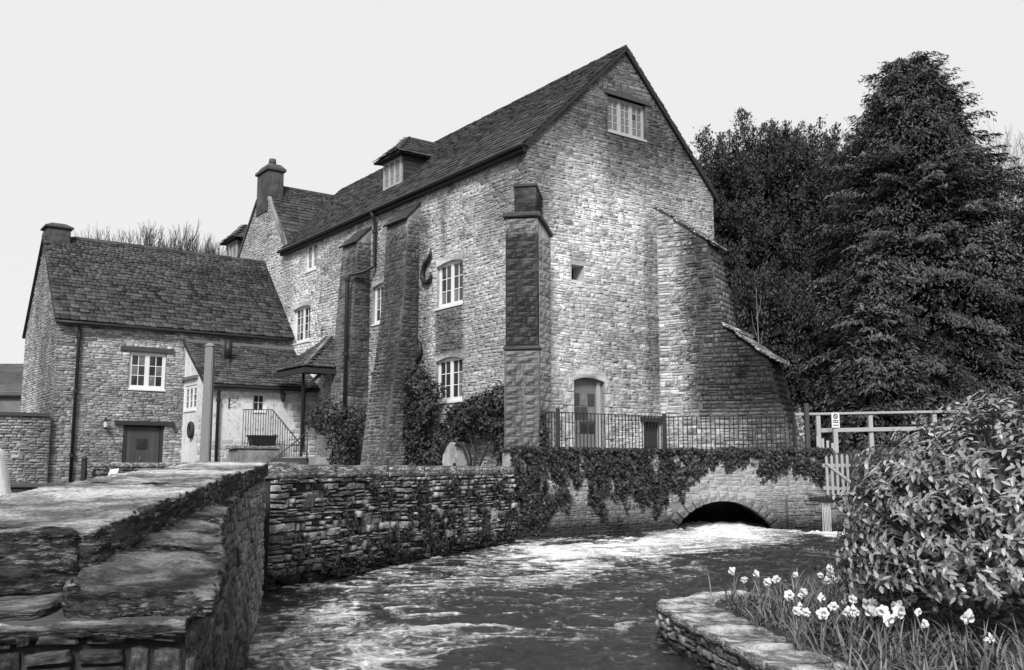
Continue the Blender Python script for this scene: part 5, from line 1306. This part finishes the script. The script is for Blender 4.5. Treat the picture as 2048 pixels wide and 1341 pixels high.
fern(tuple(WB.pt(.55,1.45,.1)), 11, .55, 'arching fern on the bend of the river wall below the railing', WB.normal())
fern(tuple(W2.pt(8.0,1.35,.05)), 9, .4, 'small fern near the right end of the river wall capping', W2.normal())
# ---- climbers and shrubs on the long wall of the mill
def shrub(name, label, blobs, n, size, mat, mill=True, trunk=None, base=None, up=.3, cat='shrub'):
    base = base or blobs[0][:3]
    t = thing(name, label, cat, base, mill=mill)
    Cs = []; Ns = []; tot = sum(b[3]*b[4]*b[5] for b in blobs)
    for (x, y, z, rx, ry, rz) in blobs:
        k = int(n*rx*ry*rz/tot)+30; d = unit(nr.normal(size=(k,3))); r = nr.uniform(.45,1.,(k,1))**.5
        r = r*(1+.5*np.array([noise.noise((x*3+a*2.3, b*2.3+y, c*2.3+z)) for a, b, c in d]))[:,None]
        Cs.append(np.array([x,y,z])+d*r*np.array([rx,ry,rz])); Ns.append(d+np.array([0,0,up])+nr.normal(0,.5,(k,3)))
    Cs = np.concatenate(Cs); Ns = np.concatenate(Ns); s = nr.uniform(size[0], size[1], len(Cs))
    leaf_mesh('leaves', [cards(Cs, Ns, s*1.4, s*.8)], mat, t)
    if trunk:
        q = MB()
        for pts, r in trunk: q.tube(pts, r, 6)
        q.build('stem', M_bark, t, smooth=True)
    return t
shrub('wall_shrub', 'tall dark shrub between the two dark buttresses beside the porch', [(-1.15,8.8,3.2,.5,1.2,.55),(-1.05,7.4,2.9,.5,.8,.7),(-1.2,7.7,2.1,.35,.75,1.0),(-1.15,7.7,1.4,.3,.7,.5)], 4200, (.05,.10), M_climb, trunk=[([(-1.1,8.1,1.2),(-1.1,8.1,2.4),(-1.15,8.3,3.2)], [.05,.04,.02])], base=(-1.1,8.1,1.3))
shrub('climbing_rose', 'tall dark climber growing beside the lower mill window', [(-.35,4.75,4.0,.28,.62,.62),(-.4,4.5,3.3,.3,.8,.65),(-.35,4.9,2.6,.25,.55,.6),(-.3,4.0,3.75,.22,.5,.35),(-.35,4.2,2.0,.25,1.0,.5),(-.3,5.0,1.7,.3,.5,.5)], 5200, (.05,.10), M_climb, trunk=[([(-.3,4.75,1.2),(-.28,4.8,2.2),(-.3,4.6,3.4),(-.3,4.7,4.3)], [.05,.04,.03,.015])], base=(-.3,4.75,1.3), cat='climber')
shrub('espalier_shrub', 'broad dark trained shrub against the mill wall beside the corner buttress', [(-.35,2.4,3.05,.28,.75,.4),(-.35,1.5,3.2,.28,.7,.42),(-.35,.75,3.3,.28,.5,.5),(-.35,2.9,2.7,.22,.5,.3),(-.35,1.3,2.75,.22,.9,.4),(-.35,3.1,2.4,.2,.6,.5),(-.35,.6,2.3,.2,.4,.5)], 5200, (.05,.10), M_climb, trunk=[([(-.35,1.9,1.2),(-.3,1.9,2.0),(-.3,2.3,2.9)], [.04,.03,.02]), ([(-.35,1.9,1.3),(-.3,1.4,2.1),(-.3,.9,3.0)], [.03,.025,.015]), ([(-.35,1.0,1.2),(-.3,.8,2.0),(-.3,.6,3.2)], [.03,.025,.015]), ([(-.35,2.7,1.2),(-.3,2.6,2.1),(-.3,2.9,2.9)], [.03,.02,.015])], base=(-.35,1.9,1.3))
shrub('pale_bush', 'small pale flowering bush in front of the dark conifers by the fence', [(8.75,29.5,3.0,.18,.18,.45),(8.75,29.5,2.6,.25,.25,.4)], 500, (.06,.12), M_pale, mill=False, base=(8.75,29.5,2.0), trunk=[([(8.75,29.5,1.9),(8.75,29.5,3.2)], [.03,.01])])
# ---- evergreens behind the mill on the right
def yew(base, rx, ry, ztop, zlow, n_cl, per, label, seed, name='yew_tree'):
    t = thing(name, label, 'tree', base); g2 = np.random.default_rng(seed)
    q = MB(); b = Vector(base); q.tube([b-Vector((0,0,.3)), b+Vector((.1,0,3)), b+Vector((-.1,.1,7)), b+Vector((0,0,(ztop-base[2])*.85))], [.55,.42,.3,.08], 10)
    for k in range(9):
        a = k*2.4; h = (ztop-base[2])*(.15+.06*k); q.tube([b+Vector((0,0,h)), b+Vector((math.cos(a)*rx*.3, math.sin(a)*ry*.3, h+.8)), b+Vector((math.cos(a)*rx*.55, math.sin(a)*ry*.55, h+1.4))], [.14,.08,.02], 6)
    q.build('trunk', M_bark, t, smooth=True)
    cz, rz = (ztop+zlow)/2, (ztop-zlow)/2
    d = unit(g2.normal(size=(n_cl,3))); d[:,1] = np.where(g2.random(n_cl) < .75, -np.abs(d[:,1]), d[:,1])
    rr = g2.uniform(.55,1.0,(n_cl,1))**.5
    # boxy shoulders: superellipse so the crown is broad
    sq = (np.abs(d)**2.6).sum(1, keepdims=True)**(-1/2.6)
    cc = np.array([base[0], base[1], cz]) + d*sq*rr*np.array([rx,ry,rz])*(.9+.16*g2.random((n_cl,1)))
    parts = []; tones = []
    for i in range(n_cl):
        k = per; out = unit((cc[i]-np.array([base[0],base[1],cz-2.]))[None])[0]
        ax_ = unit((out*.35+np.array([0,0,1.])+g2.normal(0,.2,3))[None])[0]
        L_ = g2.uniform(.6,1.25)
        a = g2.uniform(0,1,(k,1)); rad = g2.normal(0,.26,(k,3))*(1.05-a*.8)
        C_ = cc[i]+ax_*(a-.3)*L_+rad
        N = g2.normal(size=(k,3))+out*.6; D = ax_+rad*1.6+g2.normal(0,.35,(k,3))
        s = g2.uniform(.10,.23,k); parts.append(cards(C_, N, s, s*.34, D)); tones.append(np.clip(g2.normal(.25+.35*g2.random(),.2,k)+.25*a[:,0],0,1))
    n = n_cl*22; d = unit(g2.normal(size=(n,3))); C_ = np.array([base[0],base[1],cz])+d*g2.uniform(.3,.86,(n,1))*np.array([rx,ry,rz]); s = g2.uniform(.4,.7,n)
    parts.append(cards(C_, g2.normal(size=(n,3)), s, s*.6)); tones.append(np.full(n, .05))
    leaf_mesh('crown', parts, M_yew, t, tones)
yew((12.3,46,2.2), 5.2, 4.0, 18.4, 2.6, 900, 150, 'broad dark yew with a bumpy top directly behind the mill', 31)
yew((17.4,49,2.4), 4.2, 4.0, 18.2, 3.0, 520, 140, 'dark yew between the broad yew and the tall conifer', 32)
yew((10.3,39,2.1), 2.4, 2.0, 9.5, 2.2, 200, 130, 'lower dark evergreen right behind the raking buttress', 33, 'evergreen_shrub')
def conifer(base, H, prof, nb, label, seed, name='conifer_tree', lean=0.):
    t = thing(name, label, 'tree', base); g2 = np.random.default_rng(seed); b = np.array(base)
    q = MB(); q.tube([Vector(base)+Vector((0,0,-.3)), Vector(base)+Vector((0,0,H*.5)), Vector(base)+Vector((0,0,H*.97))], [.5,.3,.03], 10)
    parts = []; tones = []; bm_ = MB()
    for i in range(nb):
        f = (i+.5)/nb; f = min(.995, max(.0, f**.92+g2.normal(0,.03)*(1-f))); z = H*(.03+.96*f); a = i*2.39996+g2.normal(0,.9)
        if math.sin(a) > .55 and g2.random() < .6: continue
        L_ = prof(f)*g2.uniform(.6,1.12); dirv = np.array([math.cos(a), math.sin(a), 0.])
        rise = .55*(f-.35); st = np.linspace(.12,1,max(5,int(L_*5.))) ; k = len(st)
        P_ = b + np.array([0,0,z]) + dirv*(st*L_)[:,None] + np.array([0,0,1.])*((rise*st-.28*st*st*(1.1-f))*L_)[:,None]
        if i % 6 == 0: bm_.tube([Vector(P_[0]), Vector(P_[k//2]), Vector(P_[-1])], [.05,.035,.01], 5, False)
        side = np.cross(dirv, [0,0,1.]); tone0 = np.clip(g2.normal(.42,.22),.05,.95)
        m = 24; C_ = np.repeat(P_, m, 0); n = len(C_); sgn = g2.uniform(-1,1,(n,1)); taper = np.repeat(.75-.5*st, m)[:,None]*min(1.,L_/2.)+.12
        off_ = side*sgn*taper*.95 + dirv*g2.uniform(.0,.42,(n,1))*1.1 - np.array([0,0,1.])*(np.abs(sgn)*taper*.35+np.abs(g2.normal(0,.12,(n,1)))) 
        C2 = C_+off_*g2.uniform(.5,1.1,(n,1)); D = side*sgn*.8+dirv*.9-np.array([0,0,.45])+g2.normal(0,.35,(n,3))
        N = np.array([0,0,1.])*.8+dirv*.45+g2.normal(0,.45,(n,3)); s = g2.uniform(.11,.27,n)
        parts.append(cards(C2, N, s, s*.32, D)); tones.append(np.clip(tone0+g2.normal(0,.15,n)+.25*(np.repeat(st,m)-.5),0,1))
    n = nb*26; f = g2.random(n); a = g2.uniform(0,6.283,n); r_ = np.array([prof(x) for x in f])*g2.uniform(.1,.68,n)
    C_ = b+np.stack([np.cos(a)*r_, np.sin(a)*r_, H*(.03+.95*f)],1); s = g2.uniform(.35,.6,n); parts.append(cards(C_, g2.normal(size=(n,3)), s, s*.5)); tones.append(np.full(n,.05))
    n = nb*70; f = g2.random(n)**.9; a = g2.uniform(0,6.283,n); lump_ = np.array([noise.noise((math.cos(x)*1.5, math.sin(x)*1.5, y_*7.)) for x, y_ in zip(a, f)])
    r_ = np.array([prof(x) for x in f])*(g2.uniform(.6,1.,n)**.6)*(.92+.22*lump_); dv = np.stack([np.cos(a), np.sin(a), 0*a],1)
    C_ = b+dv*r_[:,None]+np.array([0,0,1.])*(H*(.03+.95*f))[:,None]; s = g2.uniform(.1,.24,n)
    parts.append(cards(C_, np.array([0,0,.7])+dv*.5+g2.normal(0,.6,(n,3)), s, s*.32, dv+np.array([0,0,-.25])+g2.normal(0,.5,(n,3)))); tones.append(np.clip(.42+.5*lump_+g2.normal(0,.18,n),0,1))
    q.build('trunk', M_bark, t, smooth=True)
    if bm_.v and nb > 250: bm_.build('branches', M_bark, t, smooth=True)
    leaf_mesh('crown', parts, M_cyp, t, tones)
conifer((16.4,38,2.2), 16.3, lambda f: 5.7*(1-f)**.5+.35*math.sin(f*19+1)*(1-f), 700, 'tallest dark conifer with drooping sprays on the right', 51)
conifer((21.2,36,2.2), 11.5, lambda f: 3.8*(1-f)**.5+.2, 360, 'shorter conifer at the right edge behind the laurel', 52)
conifer((13.2,34.5,2.1), 7.2, lambda f: 2.0*(1-f)**.6+.15, 200, 'low young conifer behind the white fence', 53)
# ---- leafless trees
def bare(base, H, label, seed, mat, spread=.5, depth=5, r0=.28, up=.25, name='bare_tree', nk=3):
    t = thing(name, label, 'tree', base); g2 = random.Random(seed); q = MB(); tw = MB()
    def grow(p, d, L_, r, lv):
        pts = [p]; 
        for i in range(3):
            d = (d + Vector((g2.gauss(0,.12), g2.gauss(0,.12), up*.35))).normalized(); pts.append(pts[-1]+d*L_/3)
        (q if lv > 2 else tw).tube(pts, [r, r*.9, r*.8, r*.62], 6 if lv > 2 else 3, False)
        if lv == 0: return
        for k in range(nk if lv < depth else nk+1):
            o = Vector((g2.gauss(0,1), g2.gauss(0,1), g2.gauss(.2,.6))).normalized()
            dd = (d + o*spread).normalized(); grow(pts[g2.choice((2,3,3))], dd, L_*g2.uniform(.62,.82), r*.58, lv-1)
    grow(Vector(base), Vector((0,0,1)), H*.3, r0, depth)
    q.build('trunk', mat, t, smooth=True); tw.build('crown', mat, t, fix=False)
bare((-21.5,60,2.5), 13.9, 'leafless tree with fine upright twigs behind the cottage roof', 5, M_bark, .40, 6, .3, .6, nk=4)
bare((-19.9,62,2.5), 14.0, 'leafless tree behind the cottage beside the far dormer', 8, M_bark, .40, 6, .28, .6, nk=4)
bare((29.5,55,2.5), 20, 'tall pale leafless tree at the right edge behind the conifers', 9, M_palebark, .5, 6, .35, .4)
bare((25.2,50,2.5), 16, 'pale leafless tree showing between tall conifer and frame edge', 10, M_palebark, .5, 6, .3, .4)
# thin sapling rising before the yew, on the buttress shoulder
sp_ = thing('sapling', 'thin pale leafless sapling rising behind the raking buttress', 'sapling', (7.6,29.5,2.0))
q = MB(); q.tube([(7.55,29.5,2.0),(7.5,29.5,4.),(7.6,29.5,5.4),(7.58,29.5,7.2)], [.03,.025,.018,.006], 5); q.build('stem', M_palebark, sp_)
q = MB()
for z, s in ((4.2,1),(4.6,-1),(5.1,1),(5.7,-1),(6.2,1)): q.tube([(7.55,29.5,z),(7.55+s*.12,29.45,z+.35),(7.55+s*.16,29.4,z+.75)], [.012,.008,.004], 4, False)
q.build('twigs', M_palebark, sp_, fix=False)
# ---- laurel bush in the right foreground, leaf by leaf
lb = thing('laurel_bush', 'large glossy laurel bush with broad leaves in the right foreground', 'bush', (4.2, 8.0, .5))
def laurel_leaf(k):
    q2 = random.Random(100+k); vs = []; n = 4; fold = q2.uniform(.12,.3); bend = q2.uniform(.05,.28)
    for i in range(n+1):
        s = i/n; wd = .2*math.sin(math.pi*(s**.8))**.8 if 0 < s < 1 else 0.; z = -bend*s*s
        vs += [(-wd, s, z+wd*fold), (0, s, z), (wd, s, z+wd*fold)]
    fs = []
    for i in range(n):
        a = 3*i
        fs += [(a+1, a+4, a+3, a), (a+1, a+2, a+5, a+4)]
    return vs, fs
LVAR = [laurel_leaf(k) for k in range(8)]
LP = Pieces(lb, M_laurel, LVAR, 'leaf', 'foliage', 300)
cB = Vector((4.47,8.05,1.12)); rB = Vector((1.80,1.5,1.24)); q = MB(); lq = random.Random(4)
for s in range(3800):
    d = Vector((lq.gauss(0,1), lq.gauss(0,1), lq.gauss(.12,1))).normalized()
    if d.y > .45 and lq.random() < .7: continue
    lump = 1 + .06*noise.noise(d*2.6) + .04*noise.noise(d*6.)
    rr = lq.uniform(.86,1.0)*lump
    p = cB + Vector((d.x*rB.x, d.y*rB.y, d.z*rB.z))*rr
    if p.z < .5 or (p.z < .74 and d.y < 0): continue
    gap = noise.noise(d*3.1+Vector((5,2,1)))
    if gap < -.36 and lq.random() < .8: continue
    sdir = (d*1.0 + Vector((0,0,.35)) + Vector((lq.gauss(0,.25), lq.gauss(0,.25), 0))).normalized()
    if s % 3 == 0: q.tube([p-sdir*.5, p], [.012,.006], 4, False)
    nl = lq.randint(6,9); rf = sdir.orthogonal().normalized(); r2 = sdir.cross(rf)
    for k in range(nl):
        a = k*2.4+lq.uniform(0,1); el = lq.uniform(.2,1.0); base = p - sdir*(.12*(k/nl))*1.2
        el = lq.uniform(-.15,.55); t_ = ((rf*math.cos(a)+r2*math.sin(a))*math.cos(el) + sdir*math.sin(el) + Vector((0,0,-.18))).normalized()
        up_ = (sdir*.9 + Vector((0,0,.7)) - t_*(sdir*.9+Vector((0,0,.7))).dot(t_)).normalized()
        x = t_.cross(up_).normalized(); up_ = x.cross(t_); sz = lq.uniform(.05,.092)
        M = Matrix(((x.x*sz, t_.x*sz, up_.x*sz, base.x), (x.y*sz, t_.y*sz, up_.y*sz, base.y), (x.z*sz, t_.z*sz, up_.z*sz, base.z), (0,0,0,1)))
        LP.add(M, lq.random()**1.3, (up_+Vector((0,-.5,0))).normalized())
for s in range(2600):      # inner leaves, their shade put into a darker tone
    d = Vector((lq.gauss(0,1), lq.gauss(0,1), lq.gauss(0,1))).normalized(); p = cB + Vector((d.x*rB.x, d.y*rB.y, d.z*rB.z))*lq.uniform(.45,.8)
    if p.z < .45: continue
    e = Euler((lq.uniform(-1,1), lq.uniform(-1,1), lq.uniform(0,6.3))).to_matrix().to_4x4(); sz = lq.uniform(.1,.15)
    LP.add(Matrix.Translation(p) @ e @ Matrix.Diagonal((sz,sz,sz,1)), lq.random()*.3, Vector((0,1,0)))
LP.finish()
for k in range(7): 
    a = k*.9; q.tube([cB+Vector((.1*math.cos(a), .1*math.sin(a), -.8)), cB+Vector((.5*math.cos(a), .4*math.sin(a), -.1)), cB+Vector((1.1*math.cos(a), .9*math.sin(a), .4))], [.04,.03,.012], 6, False)
q.build('branches', M_bark, lb, fix=False)
# ---- the flower bed
q = MB(); 
soil = []
def bedz(x, y): return .30+.08*noise.noise((x*2., y*2., 0))+.04*(x-2)
xs = np.arange(1.85, 7.5, .12); ys = np.arange(3.0, 12.2, .12); BX, BY = np.meshgrid(xs, ys)
BZ = np.array([[bedz(a, b) for a in xs] for b in ys]); BZ = np.where(BX < 2.0, .27, BZ)
sdb = poly_sd(BX, BY, RIV); idx = np.arange(BX.size).reshape(BX.shape); Fq = np.stack([idx[:-1,:-1], idx[:-1,1:], idx[1:,1:], idx[1:,:-1]], -1).reshape(-1,4)
kk = (sdb.ravel() > .02)[Fq].all(1); o = np_mesh('bed_soil', np.stack([BX,BY,BZ],-1).reshape(-1,3), Fq[kk], M_soil, None, smooth=True, kind='structure')
def blade_strip(m, base, d, L_, wd, bend, lean=.25):
    base = Vector(base); sd_ = Vector((-d.y, d.x, 0)); n = 5; pr = []
    for i in range(n+1):
        s = i/n; p = base + d*(lean*s+bend*s*s)*L_ + Vector((0,0,L_*(s-.45*bend*s*s*s))); w_ = wd*(1-.75*s**3) if i < n else wd*.08
        pr += [p-sd_*w_/2, p+sd_*w_/2]
    m.add(pr, [(2*i, 2*i+1, 2*i+3, 2*i+2) for i in range(n)])
def daffodil(x, y, zf, face, label, k, head=1.):
    z0 = bedz(x, y)-.02; t = thing('daffodil', label, 'flower', (x, y, z0), group='daffodils in the riverside bed')
    st = MB(); top = Vector((x+rnd.uniform(-.04,.04), y+rnd.uniform(-.04,.04), zf)); fd = Vector((math.cos(face), math.sin(face), rnd.uniform(-.35,.1))).normalized()
    neck = top - fd*.035
    st.tube([(x,y,z0), Vector((x,y,z0)).lerp(top,.5)+Vector((rnd.uniform(-.015,.015),0,0)), top-fd*.05+Vector((0,0,-.03)), top-fd*.045, neck], [.006,.005,.005,.006,.008], 6); st.build('stem', M_blade, t, smooth=True).color = (.6,.6,.6,1)
    rf = fd.orthogonal().normalized(); r2 = fd.cross(rf); sp0 = rnd.uniform(0,1)
    for i in range(6):
        a = sp0+i*math.pi/3; u_ = rf*math.cos(a)+r2*math.sin(a); v_ = fd.cross(u_); R_ = .047*head*rnd.uniform(.9,1.1); bk = fd*(-.006 if i % 2 else .002)+fd*rnd.uniform(-.01,.01)
        pm = MB(); tw_ = rnd.uniform(-.3,.3); pm.add([top+bk*.2, top+u_*R_*.4+v_*R_*.40+bk*.5+fd*tw_*.02, top+u_*R_*.78+v_*R_*.34+bk, top+u_*R_+bk*1.6, top+u_*R_*.78-v_*R_*.34+bk, top+u_*R_*.4-v_*R_*.40+bk*.5-fd*tw_*.02, top+u_*R_*.5+bk+fd*.004], [(0,1,6),(1,2,6),(2,3,6),(3,4,6),(4,5,6),(5,0,6)]); pm.build('petal', M_petal, t, fix=False)
    tm = MB(); rs = [.009,.012,.0135,.02]; ds = [0,.012,.026,.034]; n = 10; vs = []
    for r_, d_ in zip(rs, ds):
        for i in range(n): a = 2*math.pi*i/n; fr = 1+(.12*math.sin(a*5) if d_ > .03 else 0); vs.append(top+fd*d_*head+(rf*math.cos(a)+r2*math.sin(a))*r_*head*fr)
    tm.add(vs, [(j*n+i, j*n+(i+1) % n, (j+1)*n+(i+1) % n, (j+1)*n+i) for j in range(3) for i in range(n)]); tm.build('trumpet', M_trump, t, fix=False, smooth=True)
    for i in range(3):
        a = rnd.uniform(0,6.28); lm = MB(); blade_strip(lm, (x+rnd.uniform(-.03,.03), y+rnd.uniform(-.03,.03), z0), Vector((math.cos(a), math.sin(a), 0)), rnd.uniform(.22,.36), .016, rnd.uniform(.05,.5)); o = lm.build('blade', M_blade, t, fix=False); o.color = (rnd.random(),)*3+(1,)
def bed_at(px, py, z):      # where a sight line through the photograph meets height z
    x = (px-1024)/1930; y = -(py-670.5)/1930; pp = R(7.745); d = Vector((x, math.cos(pp)-y*math.sin(pp), math.sin(pp)+y*math.cos(pp))); s = (z-EYE)/d.z
    return d.x*s, d.y*s
spots = [(1470,1143,1),(1520,1148,1),(1528,1166,1),(1562,1160,1),(1588,1150,.8),(1577,1192,1),(1652,1137,.9),(1650,1163,1),(1672,1160,1),(1690,1178,1),(1720,1175,1.1),(1735,1188,1.3),(1752,1192,1.3),(1742,1210,1.2),(1728,1222,1.2),(1640,1226,1),(1602,1224,.8),(1765,1238,1.1),(1790,1215,1.2),(1806,1222,1.2),(1795,1160,1),(1772,1150,1.1),(1755,1156,1),(1690,1108,.9),(1702,1100,.8),(1710,1115,.9),(1936,1236,1.2),(1815,1205,1),(1610,1190,.9),(1665,1148,.9),(1495,1160,.8),(1760,1222,1.1),(1715,1192,1.1),(1640,1152,.8),(1968,1275,.7),(1852,1250,.7)]
spots += [(min(1830, max(1480, rnd.gauss(1715,85))), rnd.uniform(1135,1240), rnd.uniform(.6,1.0)) for _ in range(34)]
ORD = ['first','second','third','fourth','fifth','sixth','seventh','eighth','ninth','tenth','eleventh','twelfth','thirteenth','fourteenth','fifteenth','sixteenth','seventeenth','eighteenth','nineteenth','twentieth','twenty-first','twenty-second','twenty-third','twenty-fourth','twenty-fifth','twenty-sixth','twenty-seventh','twenty-eighth','twenty-ninth','thirtieth','thirty-first','thirty-second','thirty-third','thirty-fourth','thirty-fifth','thirty-sixth','thirty-seventh','thirty-eighth','thirty-ninth','fortieth','forty-first','forty-second','forty-third','forty-fourth','forty-fifth']
cnt = {}
for k, (px, py, s) in enumerate(sorted(spots)):
    zf = rnd.uniform(.54,.64) if py < 1200 else rnd.uniform(.56,.66)
    x, y = bed_at(px, py, zf)
    where = 'at the far tip of the bed' if px < 1600 else ('under the laurel in the bed' if py < 1130 else ('at the right of the bed' if px > 1840 else ('in the brightest clump of the bed' if px > 1700 else 'in the middle of the bed')))
    cnt[where] = cnt.get(where, -1)+1
    daffodil(x, y, zf, -math.pi/2+rnd.uniform(-1.1,1.1), '%s white daffodil from the left %s' % (ORD[cnt[where]], where), k, 1.0*s)
# leaves of the bed: strap leaves, broad leaves, low cover
t = thing('daffodil_leaves', 'mass of narrow strap leaves between the daffodils', 'leaves', (2.7, 8.2, .3)); t['kind'] = 'stuff'
lm = MB()
for k in range(3600):
    x = rnd.uniform(1.95,4.4); y = rnd.uniform(5.6,10.5)
    if x < 2.05+.0*y or noise.noise((x*1.6, y*1.6, 3.)) < -.12: continue
    a = rnd.uniform(0,6.28); blade_strip(lm, (x, y, bedz(x,y)-.02), Vector((math.cos(a), math.sin(a), 0)), rnd.uniform(.14,.36), rnd.uniform(.009,.018), rnd.uniform(.1,.9))
ob = lm.build('blades', M_blade, t, fix=False); at = ob.data.attributes.new('tone','FLOAT','POINT'); ar = np.repeat(nr.random(len(ob.data.vertices)//12), 12); at.data.foreach_set('value', ar.astype(np.float32)); ob.color = (0,0,0,1); ob['kind'] = 'stuff'
for k, (px, py) in enumerate([(1655,1240),(1690,1262),(1635,1258),(1745,1268),(1705,1248),(1672,1282)]):
    x, y = bed_at(px, py, .42); bp = thing('broad_leaf_plant', '%s low broad leaved plant at the front of the daffodil bed' % ['second','fourth','leftmost','rightmost','fifth','third'][k], 'plant', (x, y, bedz(x,y)), group='broad leaved plants in the bed')
    for i in range(5):
        a = rnd.uniform(-2.8,-.3); lf = bpy.data.meshes.new('leaf'); vs, fs = LVAR[i]; lf.from_pydata([(v[0]*1.5,v[1],v[2]) for v in vs], [], fs); lf.materials.append(M_blade)
        ob = bpy.data.objects.new('leaf', lf); link(ob, bp); ob.location = (0,0,.02); ob.rotation_euler = (rnd.uniform(.2,.9), 0, a+math.pi*1.5); s = rnd.uniform(.13,.19); ob.scale = (s,s,s); ob.color = (rnd.random(),)*3+(1,)
def cover(name, label, xr, yr, n, size, mat, hfun, maskf=None, cat='ground cover'):
    x = nr.uniform(*xr, n); y = nr.uniform(*yr, n)
    if maskf is not None: k = maskf(x, y); x, y = x[k], y[k]
    z = hfun(x, y); Cs = np.stack([x,y,z],1); s = nr.uniform(size[0], size[1], len(x))
    V, F_ = cards(Cs, np.array([0,-.2,1.])+nr.normal(0,.6,(len(x),3)), s*1.5, s*.7)
    o = np_mesh(name, V, F_, mat, None, attrs={'tone': np.repeat(nr.random(len(F_)), 4)}, kind='stuff'); o['label'] = label; o['category'] = cat; return o
nzv = np.vectorize(lambda a, b, s: noise.noise((a, b, s)))
cover('bed_ground_cover', 'small dark leaves carpeting the flower bed and bank', (2.0,8.), (4.2,11.5), 26000, (.014,.035), M_cover, lambda x, y: .33+.04*(x-2)+np.abs(nr.normal(0,.03,len(x)))+.12*np.clip(nzv(x*1.3,y*1.3,1.),0,1), lambda x, y: poly_sd(x, y, RIV) > .35)
def hedge_h(x, y): return .35+ (np.clip((x-3.0)/1.0,0,1)*np.clip((7.2-y)/1.0,0,1))*(.42+.3*nzv(x*1.5,y*1.5,6.))*nr.random(len(x))**.4
cover('low_shrub_mass', 'low fine leaved shrub mass at the bottom right corner', (2.9,5.2), (4.6,7.2), 34000, (.015,.035), M_cover, hedge_h, cat='shrubs')
# tall grass tuft on the bank behind the daffodils
gt2 = thing('grass_tuft', 'dark upright grass tuft on the bank beside the laurel', 'grass', (3.4, 9.9, .35)); lm = MB()
for k in range(130):
    a = rnd.uniform(0,6.28); blade_strip(lm, (3.42+rnd.gauss(0,.12), 9.9+rnd.gauss(0,.12), .3), Vector((math.cos(a), math.sin(a), 0)), rnd.uniform(.35,.62), .008, rnd.uniform(.05,.35), .12)
lm.build('blades', M_ivy, gt2, fix=False).color = (.4,.4,.4,1)
def bankz(x, y): return land(x, y)+np.abs(nr.normal(0,.05,len(x)))
cover('bank_grass', 'rough grass and weeds along the right bank', (3.5,14.), (10.5,27.), 30000, (.02,.06), M_cover, bankz, lambda x, y: (poly_sd(x, y, RIV) > .3) & (x > np.interp(y,[10,24,24.1,27],[2.5,8.2,8.3,8.5])), cat='grass')
cover('terrace_weeds', 'small weeds along the terrace behind the railing', (1.2,7.4), (22.7,26.), 5000, (.02,.05), M_cover, lambda x, y: 2.02+np.abs(nr.normal(0,.05,len(x))), lambda x, y: (y > np.interp(x,[1,4,8],[22.4,24.7,24.4])) & (y < np.interp(x,[1,4,8],[22.9,25.2,24.9])), cat='weeds')
cover('garden_plants', 'low garden plants behind the river wall capping', (-4.5,.6), (15.,25.), 9000, (.03,.07), M_climb, lambda x, y: 1.36+np.abs(nr.normal(0,.08,len(x))), lambda x, y: (poly_sd(x, y, RIV) > .7) & (((x-O.x)*EX.x+(y-O.y)*EX.y) < -.1) & (((x-O.x)*EX.x+(y-O.y)*EX.y) > -3), cat='plants')
